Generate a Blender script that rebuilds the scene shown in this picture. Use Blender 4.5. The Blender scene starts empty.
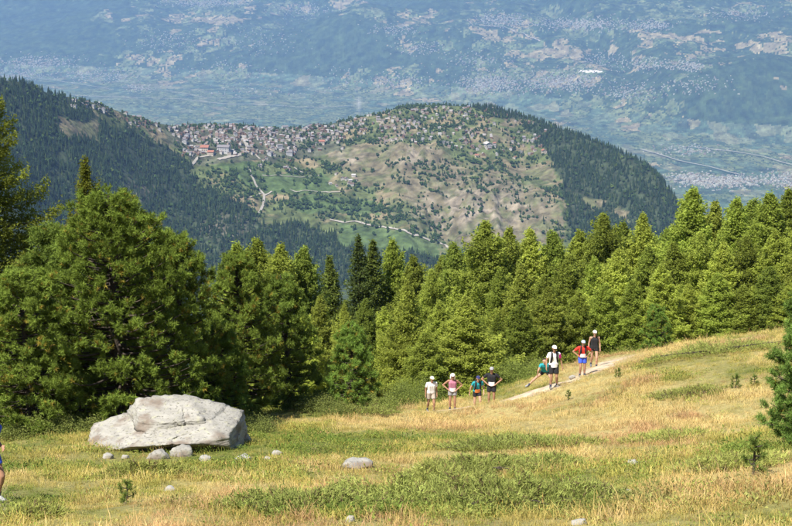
import bpy, bmesh, math, random
import numpy as np
from mathutils import Vector, Matrix

rng = np.random.default_rng(7)
random.seed(7)
scene = bpy.context.scene
COL = scene.collection

# ------------------------------------------------------------------ camera
F = 1540.0                      # focal length in pixels of the 792 px wide photograph (70 mm on 36 mm)
PITCH = math.radians(12.7)
cam_d = bpy.data.cameras.new('camera')
cam_d.sensor_width = 36.0
cam_d.lens = 36.0 * F / 792.0
cam_d.clip_start = 0.5
cam_d.clip_end = 60000.0
cam = bpy.data.objects.new('camera', cam_d)
COL.objects.link(cam)
cam.location = (0, 0, 0)
cam.rotation_euler = (math.radians(90) - PITCH, 0, 0)
scene.camera = cam

# ------------------------------------------------------------------ sky and sun
SUN_EL = math.radians(55)
SUN_AZ = math.atan2(-0.62, -0.78)            # from +Y towards +X: the sun stands left of and behind the camera
to_sun = Vector((math.sin(SUN_AZ) * math.cos(SUN_EL), math.cos(SUN_AZ) * math.cos(SUN_EL), math.sin(SUN_EL)))
world = bpy.data.worlds.new('World')
scene.world = world
world.use_nodes = True
wn = world.node_tree
wn.nodes.clear()
sky = wn.nodes.new('ShaderNodeTexSky')
sky.sky_type = 'NISHITA'
sky.sun_disc = False
sky.sun_elevation = SUN_EL
sky.sun_rotation = SUN_AZ
sky.altitude = 2000
bg = wn.nodes.new('ShaderNodeBackground')
bg.inputs['Strength'].default_value = 0.065
wo = wn.nodes.new('ShaderNodeOutputWorld')
wn.links.new(sky.outputs[0], bg.inputs['Color'])
wn.links.new(bg.outputs[0], wo.inputs['Surface'])

sun_d = bpy.data.lights.new('sun', 'SUN')
sun_d.energy = 5.0
sun_d.angle = math.radians(0.53)
sun_d.color = (1.0, 0.95, 0.86)
sun = bpy.data.objects.new('sun', sun_d)
COL.objects.link(sun)
sun.rotation_euler = to_sun.to_track_quat('Z', 'Y').to_euler()
sun.location = (-40, -30, 60)

vs = scene.view_settings
vs.view_transform = 'Standard'
vs.look = 'None'
vs.gamma = 1.0
vs.exposure = 0.95
vs.use_curve_mapping = False

scene.render.engine = 'CYCLES'
cy = scene.cycles
cy.max_bounces = 6
cy.diffuse_bounces = 3
cy.glossy_bounces = 2
cy.transmission_bounces = 4
cy.transparent_max_bounces = 8
cy.volume_bounces = 1
cy.use_denoising = True
cy.use_adaptive_sampling = True
cy.adaptive_threshold = 0.015
try:
    cy.denoiser = 'OPENIMAGEDENOISE'
    cy.denoising_prefilter = 'ACCURATE'
except Exception:
    pass
cy.caustics_reflective = False
cy.caustics_refractive = False

# ------------------------------------------------------------------ helpers
CP, SP = math.cos(PITCH), math.sin(PITCH)

def ray(u, v):
    """direction (unit depth) through a point of the photograph"""
    a = (np.asarray(u, float) - 396.0) / F
    b = (263.0 - np.asarray(v, float)) / F
    return np.stack([a, CP + b * SP, -SP + b * CP], -1)

def project(P):
    P = np.asarray(P, float)
    d = P[..., 1] * CP - P[..., 2] * SP
    d = np.where(np.abs(d) < 1e-6, 1e-6, d)
    h = P[..., 1] * SP + P[..., 2] * CP
    return 396.0 + F * P[..., 0] / d, 263.0 - F * h / d, d

_perm = np.random.default_rng(11).permutation(256)
_perm = np.concatenate([_perm, _perm, _perm])
_gang = np.random.default_rng(12).uniform(0, 2 * math.pi, 256)
_gx, _gy = np.cos(_gang), np.sin(_gang)

def noise2(x, y):
    xi = np.floor(x).astype(np.int64); yi = np.floor(y).astype(np.int64)
    xf = x - xi; yf = y - yi
    u = xf * xf * xf * (xf * (xf * 6 - 15) + 10); w = yf * yf * yf * (yf * (yf * 6 - 15) + 10)
    def g(ix, iy, dx, dy):
        h = _perm[(_perm[ix & 255] + iy) & 255]
        return _gx[h] * dx + _gy[h] * dy
    a = g(xi, yi, xf, yf); b = g(xi + 1, yi, xf - 1, yf)
    c = g(xi, yi + 1, xf, yf - 1); d = g(xi + 1, yi + 1, xf - 1, yf - 1)
    return (a + (b - a) * u + (c - a) * w + (a - b - c + d) * u * w) * 1.5

def fbm(x, y, octaves=4, gain=0.5):
    s = 0.0; a = 1.0
    for i in range(octaves):
        s = s + a * noise2(x * 2 ** i + 17.3 * i, y * 2 ** i - 9.1 * i)
        a *= gain
    return s

def hash2(ix, iy, k=0):
    h = _perm[(_perm[(ix + 31 * k) & 255] + iy + 7 * k) & 255]
    return (_perm[(h + ix * 3 + 91 * k) & 255] * 256 + _perm[(h + iy * 5 + 13 * k) & 255]) / 65535.0

def cells(x, y):
    """jittered-grid Voronoi: id hash and distance-to-edge-ish value"""
    xi = np.floor(x).astype(np.int64); yi = np.floor(y).astype(np.int64)
    best = np.full(x.shape, 1e9); second = np.full(x.shape, 1e9)
    idx = np.zeros(x.shape); idy = np.zeros(x.shape)
    for dx in (-1, 0, 1):
        for dy in (-1, 0, 1):
            cx = xi + dx; cy_ = yi + dy
            px = cx + 0.15 + 0.7 * hash2(cx, cy_, 1); py = cy_ + 0.15 + 0.7 * hash2(cx, cy_, 2)
            d = np.abs(px - x) * 0.9 + np.abs(py - y)
            closer = d < best
            second = np.where(closer, best, np.minimum(second, d))
            idx = np.where(closer, cx, idx); idy = np.where(closer, cy_, idy)
            best = np.where(closer, d, best)
    idx = idx.astype(np.int64); idy = idy.astype(np.int64)
    return hash2(idx, idy, 3), hash2(idx, idy, 4), second - best

def sstep(a, b, x):
    t = np.clip((x - a) / (b - a), 0, 1)
    return t * t * (3 - 2 * t)

def in_poly(u, v, poly):
    u = np.asarray(u); v = np.asarray(v)
    inside = np.zeros(u.shape, bool)
    n = len(poly)
    for i in range(n):
        x0, y0 = poly[i]; x1, y1 = poly[(i + 1) % n]
        if y0 == y1: continue
        c = ((y0 > v) != (y1 > v)) & (u < (x1 - x0) * (v - y0) / (y1 - y0) + x0)
        inside ^= c
    return inside

def np_mesh(name, V, F_, col=None, smooth=False, mat=None, face_col=None):
    """one mesh from arrays; F_ is an (m,k) array or a list of them"""
    me = bpy.data.meshes.new(name)
    if not isinstance(F_, (list, tuple)): F_ = [F_]
    V = np.ascontiguousarray(V, dtype=np.float32)
    me.vertices.add(len(V)); me.vertices.foreach_set('co', V.ravel())
    loops = np.concatenate([np.asarray(f, np.int32).ravel() for f in F_])
    tot = np.concatenate([np.full(len(f), np.asarray(f).shape[1], np.int32) for f in F_])
    start = np.concatenate([[0], np.cumsum(tot)[:-1]]).astype(np.int32)
    me.loops.add(len(loops)); me.loops.foreach_set('vertex_index', loops)
    me.polygons.add(len(tot)); me.polygons.foreach_set('loop_start', start)
    try: me.polygons.foreach_set('loop_total', tot)
    except Exception: pass
    me.polygons.foreach_set('use_smooth', np.full(len(tot), smooth, bool))
    if col is not None:
        at = me.attributes.new('col', 'FLOAT_COLOR', 'POINT')
        c4 = np.ones((len(V), 4), np.float32); c4[:, :3] = col
        at.data.foreach_set('color', c4.ravel())
    if face_col is not None:
        at = me.attributes.new('col', 'FLOAT_COLOR', 'FACE')
        c4 = np.ones((len(tot), 4), np.float32); c4[:, :3] = face_col
        at.data.foreach_set('color', c4.ravel())
    me.update(calc_edges=True)
    if mat is not None: me.materials.append(mat)
    return me

def link(name, me, parent=None, loc=None, label=None, cat=None, group=None, kind=None):
    o = bpy.data.objects.new(name, me)
    COL.objects.link(o)
    if parent is not None: o.parent = parent
    if loc is not None: o.location = loc
    if label: o['label'] = label
    if cat: o['category'] = cat
    if group: o['group'] = group
    if kind: o['kind'] = kind
    return o

def copy_tree(o, parent=None):
    c = o.copy(); COL.objects.link(c); c.parent = parent
    for ch in o.children: copy_tree(ch, c)
    return c

def grid_faces(nr, nc):
    i = np.arange(nr - 1)[:, None] * nc + np.arange(nc - 1)[None, :]
    i = i.ravel()
    return np.stack([i, i + 1, i + nc + 1, i + nc], 1)

# ------------------------------------------------------------------ materials
def nodes_of(name):
    m = bpy.data.materials.new(name)
    m.use_nodes = True
    nt = m.node_tree
    nt.nodes.clear()
    out = nt.nodes.new('ShaderNodeOutputMaterial')
    return m, nt, out

def mat_plain(name, col, rough=0.8, var=0.25, scale=8.0, bump=0.0, spec=0.25, detail=4.0):
    m, nt, out = nodes_of(name)
    p = nt.nodes.new('ShaderNodeBsdfPrincipled')
    p.inputs['Roughness'].default_value = rough
    p.inputs['Specular IOR Level'].default_value = spec
    tc = nt.nodes.new('ShaderNodeTexCoord')
    no = nt.nodes.new('ShaderNodeTexNoise'); no.inputs['Scale'].default_value = scale; no.inputs['Detail'].default_value = detail
    nt.links.new(tc.outputs['Object'], no.inputs['Vector'])
    mr = nt.nodes.new('ShaderNodeMapRange')
    mr.inputs['To Min'].default_value = 1 - var; mr.inputs['To Max'].default_value = 1 + var
    mr.inputs['From Min'].default_value = 0.25; mr.inputs['From Max'].default_value = 0.75
    nt.links.new(no.outputs['Fac'], mr.inputs['Value'])
    hs = nt.nodes.new('ShaderNodeHueSaturation')
    hs.inputs['Color'].default_value = (*col, 1)
    nt.links.new(mr.outputs[0], hs.inputs['Value'])
    nt.links.new(hs.outputs[0], p.inputs['Base Color'])
    if bump:
        b = nt.nodes.new('ShaderNodeBump'); b.inputs['Strength'].default_value = bump; b.inputs['Distance'].default_value = 0.02
        nt.links.new(no.outputs['Fac'], b.inputs['Height']); nt.links.new(b.outputs[0], p.inputs['Normal'])
    nt.links.new(p.outputs[0], out.inputs['Surface'])
    return m

def mat_attr(name, rough=0.9, noise_scale=0.0, var=0.2, bump=0.0, bump_dist=1.0, spec=0.1):
    """base colour from the mesh's own colour attribute, broken up by fine noise"""
    m, nt, out = nodes_of(name)
    p = nt.nodes.new('ShaderNodeBsdfPrincipled')
    p.inputs['Roughness'].default_value = rough
    p.inputs['Specular IOR Level'].default_value = spec
    at = nt.nodes.new('ShaderNodeAttribute'); at.attribute_name = 'col'
    src = at.outputs['Color']
    if noise_scale:
        tc = nt.nodes.new('ShaderNodeTexCoord')
        no = nt.nodes.new('ShaderNodeTexNoise'); no.inputs['Scale'].default_value = noise_scale; no.inputs['Detail'].default_value = 6
        nt.links.new(tc.outputs['Object'], no.inputs['Vector'])
        mr = nt.nodes.new('ShaderNodeMapRange')
        mr.inputs['From Min'].default_value = 0.25; mr.inputs['From Max'].default_value = 0.75
        mr.inputs['To Min'].default_value = 1 - var; mr.inputs['To Max'].default_value = 1 + var
        nt.links.new(no.outputs['Fac'], mr.inputs['Value'])
        hs = nt.nodes.new('ShaderNodeHueSaturation')
        nt.links.new(src, hs.inputs['Color']); nt.links.new(mr.outputs[0], hs.inputs['Value'])
        src = hs.outputs[0]
        if bump:
            b = nt.nodes.new('ShaderNodeBump'); b.inputs['Strength'].default_value = bump; b.inputs['Distance'].default_value = bump_dist
            nt.links.new(no.outputs['Fac'], b.inputs['Height']); nt.links.new(b.outputs[0], p.inputs['Normal'])
    nt.links.new(src, p.inputs['Base Color'])
    nt.links.new(p.outputs[0], out.inputs['Surface'])
    return m

def mat_leaf(name, instancer=False, trans=0.35, gloss=0.0, rand=0.12):
    """foliage: diffuse and translucent, colour from the leaf's own attribute, each plant a shade of its own"""
    m, nt, out = nodes_of(name)
    at = nt.nodes.new('ShaderNodeAttribute')
    at.attribute_name = 'col'
    src = at.outputs['Color']
    if instancer:
        a2 = nt.nodes.new('ShaderNodeAttribute'); a2.attribute_name = 'tint'; a2.attribute_type = 'INSTANCER'
        mx = nt.nodes.new('ShaderNodeMix'); mx.data_type = 'RGBA'; mx.blend_type = 'MULTIPLY'; mx.inputs['Factor'].default_value = 1.0
        nt.links.new(src, mx.inputs['A']); nt.links.new(a2.outputs['Color'], mx.inputs['B'])
        src = mx.outputs['Result']
    oi = nt.nodes.new('ShaderNodeObjectInfo')
    mr = nt.nodes.new('ShaderNodeMapRange')
    mr.inputs['To Min'].default_value = 1 - rand; mr.inputs['To Max'].default_value = 1 + rand
    nt.links.new(oi.outputs['Random'], mr.inputs['Value'])
    hs = nt.nodes.new('ShaderNodeHueSaturation')
    nt.links.new(src, hs.inputs['Color']); nt.links.new(mr.outputs[0], hs.inputs['Value'])
    src = hs.outputs[0]
    d = nt.nodes.new('ShaderNodeBsdfDiffuse'); t = nt.nodes.new('ShaderNodeBsdfTranslucent')
    nt.links.new(src, d.inputs['Color']); nt.links.new(src, t.inputs['Color'])
    mix = nt.nodes.new('ShaderNodeMixShader'); mix.inputs[0].default_value = trans
    nt.links.new(d.outputs[0], mix.inputs[1]); nt.links.new(t.outputs[0], mix.inputs[2])
    last = mix.outputs[0]
    if gloss:
        g = nt.nodes.new('ShaderNodeBsdfGlossy'); g.inputs['Roughness'].default_value = 0.45; g.inputs['Color'].default_value = (0.9, 0.95, 0.9, 1)
        m2 = nt.nodes.new('ShaderNodeMixShader'); m2.inputs[0].default_value = gloss
        nt.links.new(last, m2.inputs[1]); nt.links.new(g.outputs[0], m2.inputs[2]); last = m2.outputs[0]
    nt.links.new(last, out.inputs['Surface'])
    return m

# ================================================================== NEAR GROUND
CTRL = [(5, 502, 26), (100, 526, 21), (396, 526, 20), (700, 526, 17), (792, 526, 16.5),
        (160, 458, 37), (20, 440, 42), (300, 440, 42), (355, 467, 34), (632, 464, 31), (500, 442, 42),
        (438, 414, 62), (490, 409, 66), (553, 387, 59), (582, 374, 66), (592, 369, 67), (615, 361, 72),
        (700, 355, 82), (790, 343, 92), (770, 445, 33), (792, 400, 45), (650, 420, 45), (345, 408, 57),
        (130, 434, 47), (245, 420, 52),
        (505, 424, 55), (505, 404, 63), (505, 396, 70), (505, 391, 80), (560, 403, 53), (560, 384, 61), (560, 375, 70), (560, 369, 80), (600, 391, 53), (605, 358, 78), (450, 428, 54), (450, 406, 70), (450, 399, 80)]
_cp = np.array([ray(u, v) * t for u, v, t in CTRL])
_cp = np.vstack([_cp, [[0, 0, -1.75], [-14, 2, -2.6], [16, 2, 0.2], [0, -14, 2.0],
                       [-28, 60, -21.5], [-34, 90, -31], [50, 95, -22], [40, 50, -12], [0, 100, -32], [-25, 30, -12.0], [30, 20, -3.5], [20, 115, -34]]])

def _tps(r2):
    return np.where(r2 > 1e-9, r2 * np.log(np.maximum(r2, 1e-9)), 0.0)

def _fit(P):
    n = len(P)
    d2 = ((P[:, None, :2] - P[None, :, :2]) ** 2).sum(-1)
    A = np.zeros((n + 3, n + 3))
    A[:n, :n] = _tps(d2) + np.eye(n) * 4.0
    A[:n, n] = 1; A[:n, n + 1:] = P[:, :2]
    A[n, :n] = 1; A[n + 1:, :n] = P[:, :2].T
    return np.linalg.solve(A, np.concatenate([P[:, 2], [0, 0, 0]]))

_w = _fit(_cp)

def ground(x, y):
    x = np.asarray(x, float); y = np.asarray(y, float)
    shp = np.broadcast(x, y).shape
    x = np.broadcast_to(x, shp).ravel(); y = np.broadcast_to(y, shp).ravel()
    z = np.zeros(x.shape)
    n = len(_cp)
    for i in range(n):
        z += _w[i] * _tps((x - _cp[i, 0]) ** 2 + (y - _cp[i, 1]) ** 2)
    z += _w[n] + _w[n + 1] * x + _w[n + 2] * y
    z += 0.16 * fbm(x * 0.16 + 3.1, y * 0.16, 3) + 0.05 * fbm(x * 0.8, y * 0.8, 2)
    plane = -2.0 - 0.29 * y + 0.04 * x - 0.10 * np.maximum(y - 80, 0)
    plane = np.maximum(plane, -900 + 0.02 * y) + 18 * fbm(x / 160, y / 160, 3) * sstep(90, 400, np.hypot(x, y))
    far = np.maximum(sstep(100, 150, y), np.maximum(sstep(42, 80, np.abs(x - 6)), sstep(-18, -50, y)))
    z = z * (1 - far) + plane * far
    return z.reshape(shp)

def hit_ground(u, v):
    """where the view through (u, v) first meets the near ground"""
    d = ray(u, v)
    t = np.arange(10, 150, 0.25)
    P = d[None] * t[:, None]
    below = P[:, 2] < ground(P[:, 0], P[:, 1])
    i = int(np.argmax(below)) if below.any() else len(t) - 1
    return Vector(P[i])

def at_depth(u, t):
    """ground point in the column u of the photograph, t metres from the camera"""
    x = (u - 396.0) / F * t
    y = t * 0.957
    return Vector((x, y, float(ground(x, y))))

def spaced(core0, core1, step, lo, hi, grow=1.18):
    c = list(np.arange(core0, core1 + 1e-6, step))
    s = step; v = c[-1]; up = []
    while v < hi:
        s *= grow; v += s; up.append(v)
    s = step; v = c[0]; dn = []
    while v > lo:
        s *= grow; v -= s; dn.append(v)
    return np.array(dn[::-1] + c + up)

TRAIL = [ray(u, v) * t for u, v, t in [(418, 419, 61), (452, 417, 62), (490, 409.5, 65), (512, 402, 62), (530, 395, 60), (553, 387, 59.5), (572, 379, 63), (592, 369, 67), (612, 362, 71), (618, 359, 75)]]
TRAIL = np.array(TRAIL)[:, :2]
def resample(P, n):
    d = np.concatenate([[0], np.cumsum(np.hypot(*np.diff(P, axis=0).T))])
    s = np.linspace(0, d[-1], n)
    return np.stack([np.interp(s, d, P[:, 0]), np.interp(s, d, P[:, 1])], 1)
TRAIL_F = resample(TRAIL, 160)
# a second piece of the trail passes the left edge of the photograph, under the nearest runner
TRAIL2 = resample(np.array([[-13.5, 44], [-11.2, 36], [-9.2, 29], [-7.75, 24.5], [-6.3, 19], [-4.2, 12], [-1.5, 4]]), 140)

def trail_dist(x, y):
    d = np.full(np.shape(x), 1e9)
    for P in (TRAIL_F, TRAIL2):
        for p in P[::2]:
            d = np.minimum(d, np.hypot(x - p[0], y - p[1]))
    return d

xs = spaced(-30, 42, 0.5, -2600, 2600, 1.22)
ys = spaced(5, 120, 0.5, -300, 2700, 1.18)
X, Y = np.meshgrid(xs, ys)
Z = ground(X, Y)
near = (np.abs(X - 5) < 45) & (Y > 0) & (Y < 110)
td = np.full(X.shape, 1e9); td[near] = trail_dist(X[near], Y[near])
Z = Z - 0.07 * sstep(1.6, 0.8, td)
V = np.stack([X, Y, Z], -1).reshape(-1, 3)

def dryness(x, y):
    """0 green turf, 1 straw"""
    x = np.asarray(x, float); y = np.asarray(y, float)
    P = np.stack([x, y, ground(x, y)], -1)
    u, v, d = project(P)
    n = fbm(x * 0.11 + 5, y * 0.11, 4) * 0.75 + fbm(x * 0.5, y * 0.5, 3) * 0.35
    base = 0.50 + 0.22 * sstep(-4, 10, x) - 0.20 * sstep(-3, -12, x)
    for (cx, cy, r, w) in [(8, 28, 3.2, -0.35), (-6, 33, 4.0, -0.3), (-9, 42, 5, -0.3), (10, 45, 5, 0.25), (14, 68, 9, 0.2), (5, 52, 6, 0.2), (-1, 40, 5, -0.12), (3, 24, 4, -0.2), (6, 19, 4, 0.35), (2, 46, 4, .15), (9, 35, 4, -.15)]:
        base = base + 1.1 * w * np.exp(-((x - cx) ** 2 + (y - cy) ** 2) / (r * r))
    return np.clip(base + n * 1.15, 0, 1)

dr = np.full(X.shape, 0.4); dr[near] = dryness(X[near], Y[near])
green = np.array([0.11, 0.125, 0.03]); straw = np.array([0.33, 0.27, 0.11]); soil = np.array([0.16, 0.115, 0.07])
c = green * (1 - dr[..., None]) + straw * dr[..., None]
pt = 0.5 + 0.5 * fbm(X * 0.9, Y * 0.9, 3)[..., None]
c = c * (0.8 + 0.4 * pt)
bare = (sstep(0.75, 0.95, pt[..., 0]) * 0.5)[..., None]
c = c * (1 - bare) + soil * bare
dirt = (sstep(1.3, 0.7, td))[..., None]
c = c * (1 - dirt) + np.array([0.42, 0.33, 0.225]) * dirt
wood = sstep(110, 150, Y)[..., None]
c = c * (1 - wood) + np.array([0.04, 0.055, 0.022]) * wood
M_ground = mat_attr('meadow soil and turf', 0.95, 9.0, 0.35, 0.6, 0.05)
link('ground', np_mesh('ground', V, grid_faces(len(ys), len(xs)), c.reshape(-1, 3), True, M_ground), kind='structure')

# the worn dirt trail, a sheet laid on the ground
M_trail = mat_plain('pale trail dirt', (0.46, 0.36, 0.25), 0.95, 0.4, 2.5, 0.5)
def ribbon(name, P, width, lift, zf, mat, wob=0.12, across=4, kind='structure', sink=0.0):
    P = np.asarray(P)
    T = np.gradient(P, axis=0); T /= np.linalg.norm(T, axis=1)[:, None] + 1e-9
    N = np.stack([-T[:, 1], T[:, 0]], 1)
    rows = []
    s = np.arange(len(P))
    wl = width * 0.5 * (1 + wob * 2 * noise2(s * 0.23, s * 0 + 3.3)); wr = width * 0.5 * (1 + wob * 2 * noise2(s * 0.27, s * 0 + 8.3))
    for k in range(across + 1):
        f = k / across
        o = (-wl * (1 - f) + wr * f)[:, None] * N
        q = P + o
        rows.append(np.column_stack([q, zf(q[:, 0], q[:, 1]) + lift - sink * abs(2 * f - 1) ** 2.5]))
    V = np.stack(rows, 1).reshape(-1, 3)
    return link(name, np_mesh(name, V, grid_faces(len(P), across + 1), None, True, mat), kind=kind)
trailz = lambda x, y: ground(x, y) - 0.07 * sstep(1.6, 0.8, trail_dist(x, y))
ribbon('path', TRAIL_F, 2.1, 0.05, trailz, M_trail, 0.5, 10, sink=0.16)
ribbon('path', TRAIL2, 1.2, 0.04, trailz, M_trail, 0.4, 10, sink=0.16)

# ================================================================== THE HILL WITH THE VILLAGE
SKY_PTS = np.array([(-200, 62), (-60, 72), (0, 79), (30, 82), (50, 91), (66, 97), (75, 97), (100, 103), (130, 114), (160, 124), (180, 127), (230, 125), (270, 129), (300, 129), (330, 125),
                    (355, 119), (380, 114), (400, 108), (430, 105), (460, 106.5), (490, 109), (520, 117), (550, 127), (580, 138), (610, 150), (640, 164), (658, 180), (671, 197), (680, 214), (700, 262), (760, 420)], float)
RID_PTS = np.array([(-200, 2500), (0, 2850), (90, 3150), (200, 3500), (320, 3620), (430, 3700), (520, 3650), (600, 3450), (660, 3250), (700, 3150), (800, 3100)], float)

def hill_z(x, y):
    """height of the hill: a broad crest that falls towards us and more steeply away"""
    x = np.asarray(x, float); y = np.asarray(y, float)
    u = 396 + F * x / (y * 1.005 + 60)
    R = np.interp(u, RID_PTS[:, 0], RID_PTS[:, 1])
    vs_ = np.interp(u, SKY_PTS[:, 0], SKY_PTS[:, 1])
    b = (263 - vs_) / F
    zr = R * (-SP + b * CP) / (CP + b * SP)
    d = R - y
    s1 = np.interp(u, [-200, 0, 120, 220, 330, 450, 560, 640, 700], [0.36, 0.36, 0.30, 0.235, 0.26, 0.27, 0.29, 0.40, 0.5])
    brk = np.interp(u, [-200, 0, 150, 260, 400, 560, 650, 700], [500, 560, 640, 640, 900, 760, 420, 300])
    front = zr - s1 * np.minimum(np.maximum(d, 0), brk) - 0.52 * np.maximum(d - brk, 0)
    round_ = 26.0 * (1 - np.exp(-np.abs(d) / 90.0)) * 0
    z = np.where(d >= 0, front - round_, zr - 0.10 * np.minimum(-d, 60) - 0.62 * np.maximum(-d - 60, 0))
    relief = sstep(40, 260, np.abs(d))
    amp = np.interp(u, [0, 200, 330, 480, 600, 700], [16, 10, 14, 20, 16, 8])
    z = z + amp * relief * (fbm(x / 210 + 4.0, y / 300, 3)) + 3.0 * fbm(x / 45, y / 45, 3) * relief
    rockm = np.exp(-(((u - 480) / 75) ** 2)) * np.exp(-((d - 560) / 170.0) ** 2)
    z = z + 22 * rockm * np.abs(fbm(x / 46 + 9, y / 90, 4))
    rock2 = np.exp(-(((u - 412) / 26) ** 2)) * np.exp(-((d - 270) / 70.0) ** 2)
    z = z + 22 * rock2 * np.abs(fbm(x / 30 + 4, y / 60, 3))
    z = z - 7 * np.abs(noise2(x / 80 + 2.2 + 0.4 * fbm(x / 120, y / 120, 2), y / 420)) * relief
    return z

TT = np.arange(1900, 4700, 3.0)
def hit_hill(u, v):
    d = ray(u, v)
    P = d[None] * TT[:, None]
    below = P[:, 2] < hill_z(P[:, 0], P[:, 1])
    if not below.any(): return None
    return P[int(np.argmax(below))]

ya = np.concatenate([np.linspace(1900, 2500, 30)[:-1], np.linspace(2500, 3800, 260), np.linspace(3800, 5200, 50)[1:]])
aa = np.linspace(-0.36, 0.235, 430)
A, Yh = np.meshgrid(aa, ya)
Xh = A * Yh
Zh = hill_z(Xh, Yh)
Zh = np.maximum(Zh, -1640)
Vh = np.stack([Xh, Yh, Zh], -1)
uh, vh, dh = project(Vh)

# what covers the hill, region by region (outlines read off the slope itself)
POLY_LEFTWOOD = [(-400, 40), (0, 60), (66, 92), (90, 112), (120, 128), (160, 142), (188, 165), (196, 185), (245, 205), (262, 225), (300, 222), (340, 240), (460, 262), (460, 420), (-400, 420)]
POLY_RIGHTWOOD = [(478, 92), (520, 100), (560, 118), (680, 160), (720, 420), (575, 262), (568, 215), (562, 195), (556, 172), (545, 150), (528, 135), (500, 118), (470, 108)]
TAN = [[(325, 152), (360, 146), (400, 140), (440, 150), (500, 172), (548, 194), (566, 212), (560, 262), (445, 246), (412, 210), (395, 190), (360, 182), (335, 166)],
       [(480, 128), (510, 128), (512, 142), (484, 140)], [(380, 120), (405, 118), (410, 136), (388, 138)], [(520, 160), (552, 166), (552, 182), (512, 176)], [(55, 118), (100, 122), (98, 140), (60, 134)],
       [(583, 193), (604, 203), (600, 212), (585, 206)], [(617, 205), (632, 212), (630, 224), (620, 220)], [(500, 118), (530, 120), (528, 128), (500, 126)]]
GREEN = [[(240, 175), (325, 174), (335, 192), (270, 194), (250, 190)], [(340, 222), (400, 230), (440, 244), (440, 258), (338, 246)], [(215, 166), (255, 160), (262, 176), (238, 180)],
         [(290, 195), (345, 196), (350, 215), (300, 212)], [(335, 200), (370, 200), (385, 212), (345, 216)], [(250, 142), (275, 142), (276, 152), (250, 154)]]
wob_u = uh + 7 * fbm(Xh / 55, Yh / 55, 3); wob_v = vh + 4 * fbm(Xh / 55 + 30, Yh / 55, 3)

def hill_cover(u, v):
    """0 scrubby pasture, 1 wood, 2 dry slope, 3 green meadow"""
    k = np.zeros(np.shape(u), int)
    for p in TAN: k[in_poly(u, v, p)] = 2
    for p in GREEN: k[in_poly(u, v, p)] = 3
    k[in_poly(u, v, POLY_LEFTWOOD)] = np.where(k[in_poly(u, v, POLY_LEFTWOOD)] == 0, 1, k[in_poly(u, v, POLY_LEFTWOOD)])
    k[in_poly(u, v, POLY_RIGHTWOOD)] = np.where(k[in_poly(u, v, POLY_RIGHTWOOD)] == 0, 1, k[in_poly(u, v, POLY_RIGHTWOOD)])
    return k

cov = hill_cover(wob_u, wob_v)
PAL = np.array([[0.085, 0.105, 0.040], [0.040, 0.054, 0.027], [0.142, 0.122, 0.074], [0.072, 0.108, 0.038]])
ch = PAL[cov]
n1 = fbm(Xh / 38, Yh / 38, 4)[..., None]
ch = ch * (1 + 0.35 * n1)
dryp = (sstep(0.05, 0.5, fbm(Xh / 80 + 11, Yh / 60, 4)) * (cov == 0))[..., None]
ch = ch * (1 - dryp) + np.array([0.20, 0.165, 0.095]) * dryp
gp = (sstep(-0.15, 0.35, fbm(Xh / 48 + 61, Yh / 40, 4)) * (cov == 2) * 0.75)[..., None]
ch = ch * (1 - gp) + np.array([0.105, 0.118, 0.05]) * gp
# pale bare rock and scree
rk = np.exp(-((wob_u - 478) / 60) ** 2 - ((wob_v - 208) / 24) ** 2) + np.exp(-((wob_u - 412) / 22) ** 2 - ((wob_v - 156) / 9) ** 2) + 0.9 * np.exp(-((wob_u - 345) / 14) ** 2 - ((wob_v - 158) / 8) ** 2) \
    + 0.8 * np.exp(-((wob_u - 225) / 18) ** 2 - ((wob_v - 226) / 10) ** 2) + .6 * np.exp(-((wob_u - 140) / 14) ** 2 - ((wob_v - 190) / 10) ** 2)
rk = (np.clip(rk, 0, 1) * sstep(-0.35, 0.35, fbm(Xh / 26 + 2, Yh / 34, 4)))[..., None]
ch = ch * (1 - rk) + np.array([0.25, 0.21, 0.16]) * (1 + 0.25 * n1) * rk
vil = in_poly(wob_u, wob_v, [(165, 114), (345, 114), (345, 150), (300, 160), (195, 164), (165, 140)])[..., None]
ch = np.where(vil, (np.array([0.085, 0.09, 0.055]) * (1 + 0.7 * n1)), ch)
back = (Yh > np.interp(uh, RID_PTS[:, 0], RID_PTS[:, 1]) + 40)
ch[back] = PAL[1]
M_hill = mat_attr('hill turf and rock', 0.95, 0.07, 0.55, 0.9, 6.0)
link('hill', np_mesh('hill', Vh.reshape(-1, 3), grid_faces(len(ya), len(aa)), np.clip(ch, 0.01, 0.9).reshape(-1, 3), True, M_hill), kind='structure')

# ================================================================== THE MAIN VALLEY AND ITS FAR SIDE
def far_z(x, y):
    x = np.asarray(x, float); y = np.asarray(y, float)
    u = 396 + F * x / (y * 1.0 + 200)
    foot = np.interp(u, [-300, 0, 120, 300, 480, 600, 700, 800, 1100], [15200, 14600, 14300, 13600, 12300, 11300, 10450, 10000, 9500])
    d = np.maximum(y - foot, 0)
    rise = 0.165 * d * sstep(0, 900, d) + 0.00000 * d
    rise = rise + 0.12 * np.maximum(y - 18000, 0)
    amp = sstep(100, 2600, d)
    big = fbm(x / 2600 + 1.7, y / 3800 + 0.6, 3)
    z = -1500 + rise + 150 * amp * big + 55 * amp * fbm(x / 700 + 8, y / 1000, 4) + 14 * amp * fbm(x / 200, y / 200, 3)
    # a wooded spur in the middle of the slope, with a steep face to the left
    z = z + 170 * np.exp(-((u - 345) / 75) ** 2) * np.exp(-((y - 15200) / 900.0) ** 2)
    z = z + 160 * np.exp(-((u - 730) / 90) ** 2) * np.exp(-((y - 11600) / 700.0) ** 2)
    z = z - 120 * np.exp(-((u - 610 + (y - 13000) * 0.03) / 16) ** 2) * amp
    z = z + 8 * fbm(x / 400, y / 600, 2)
    return z

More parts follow.
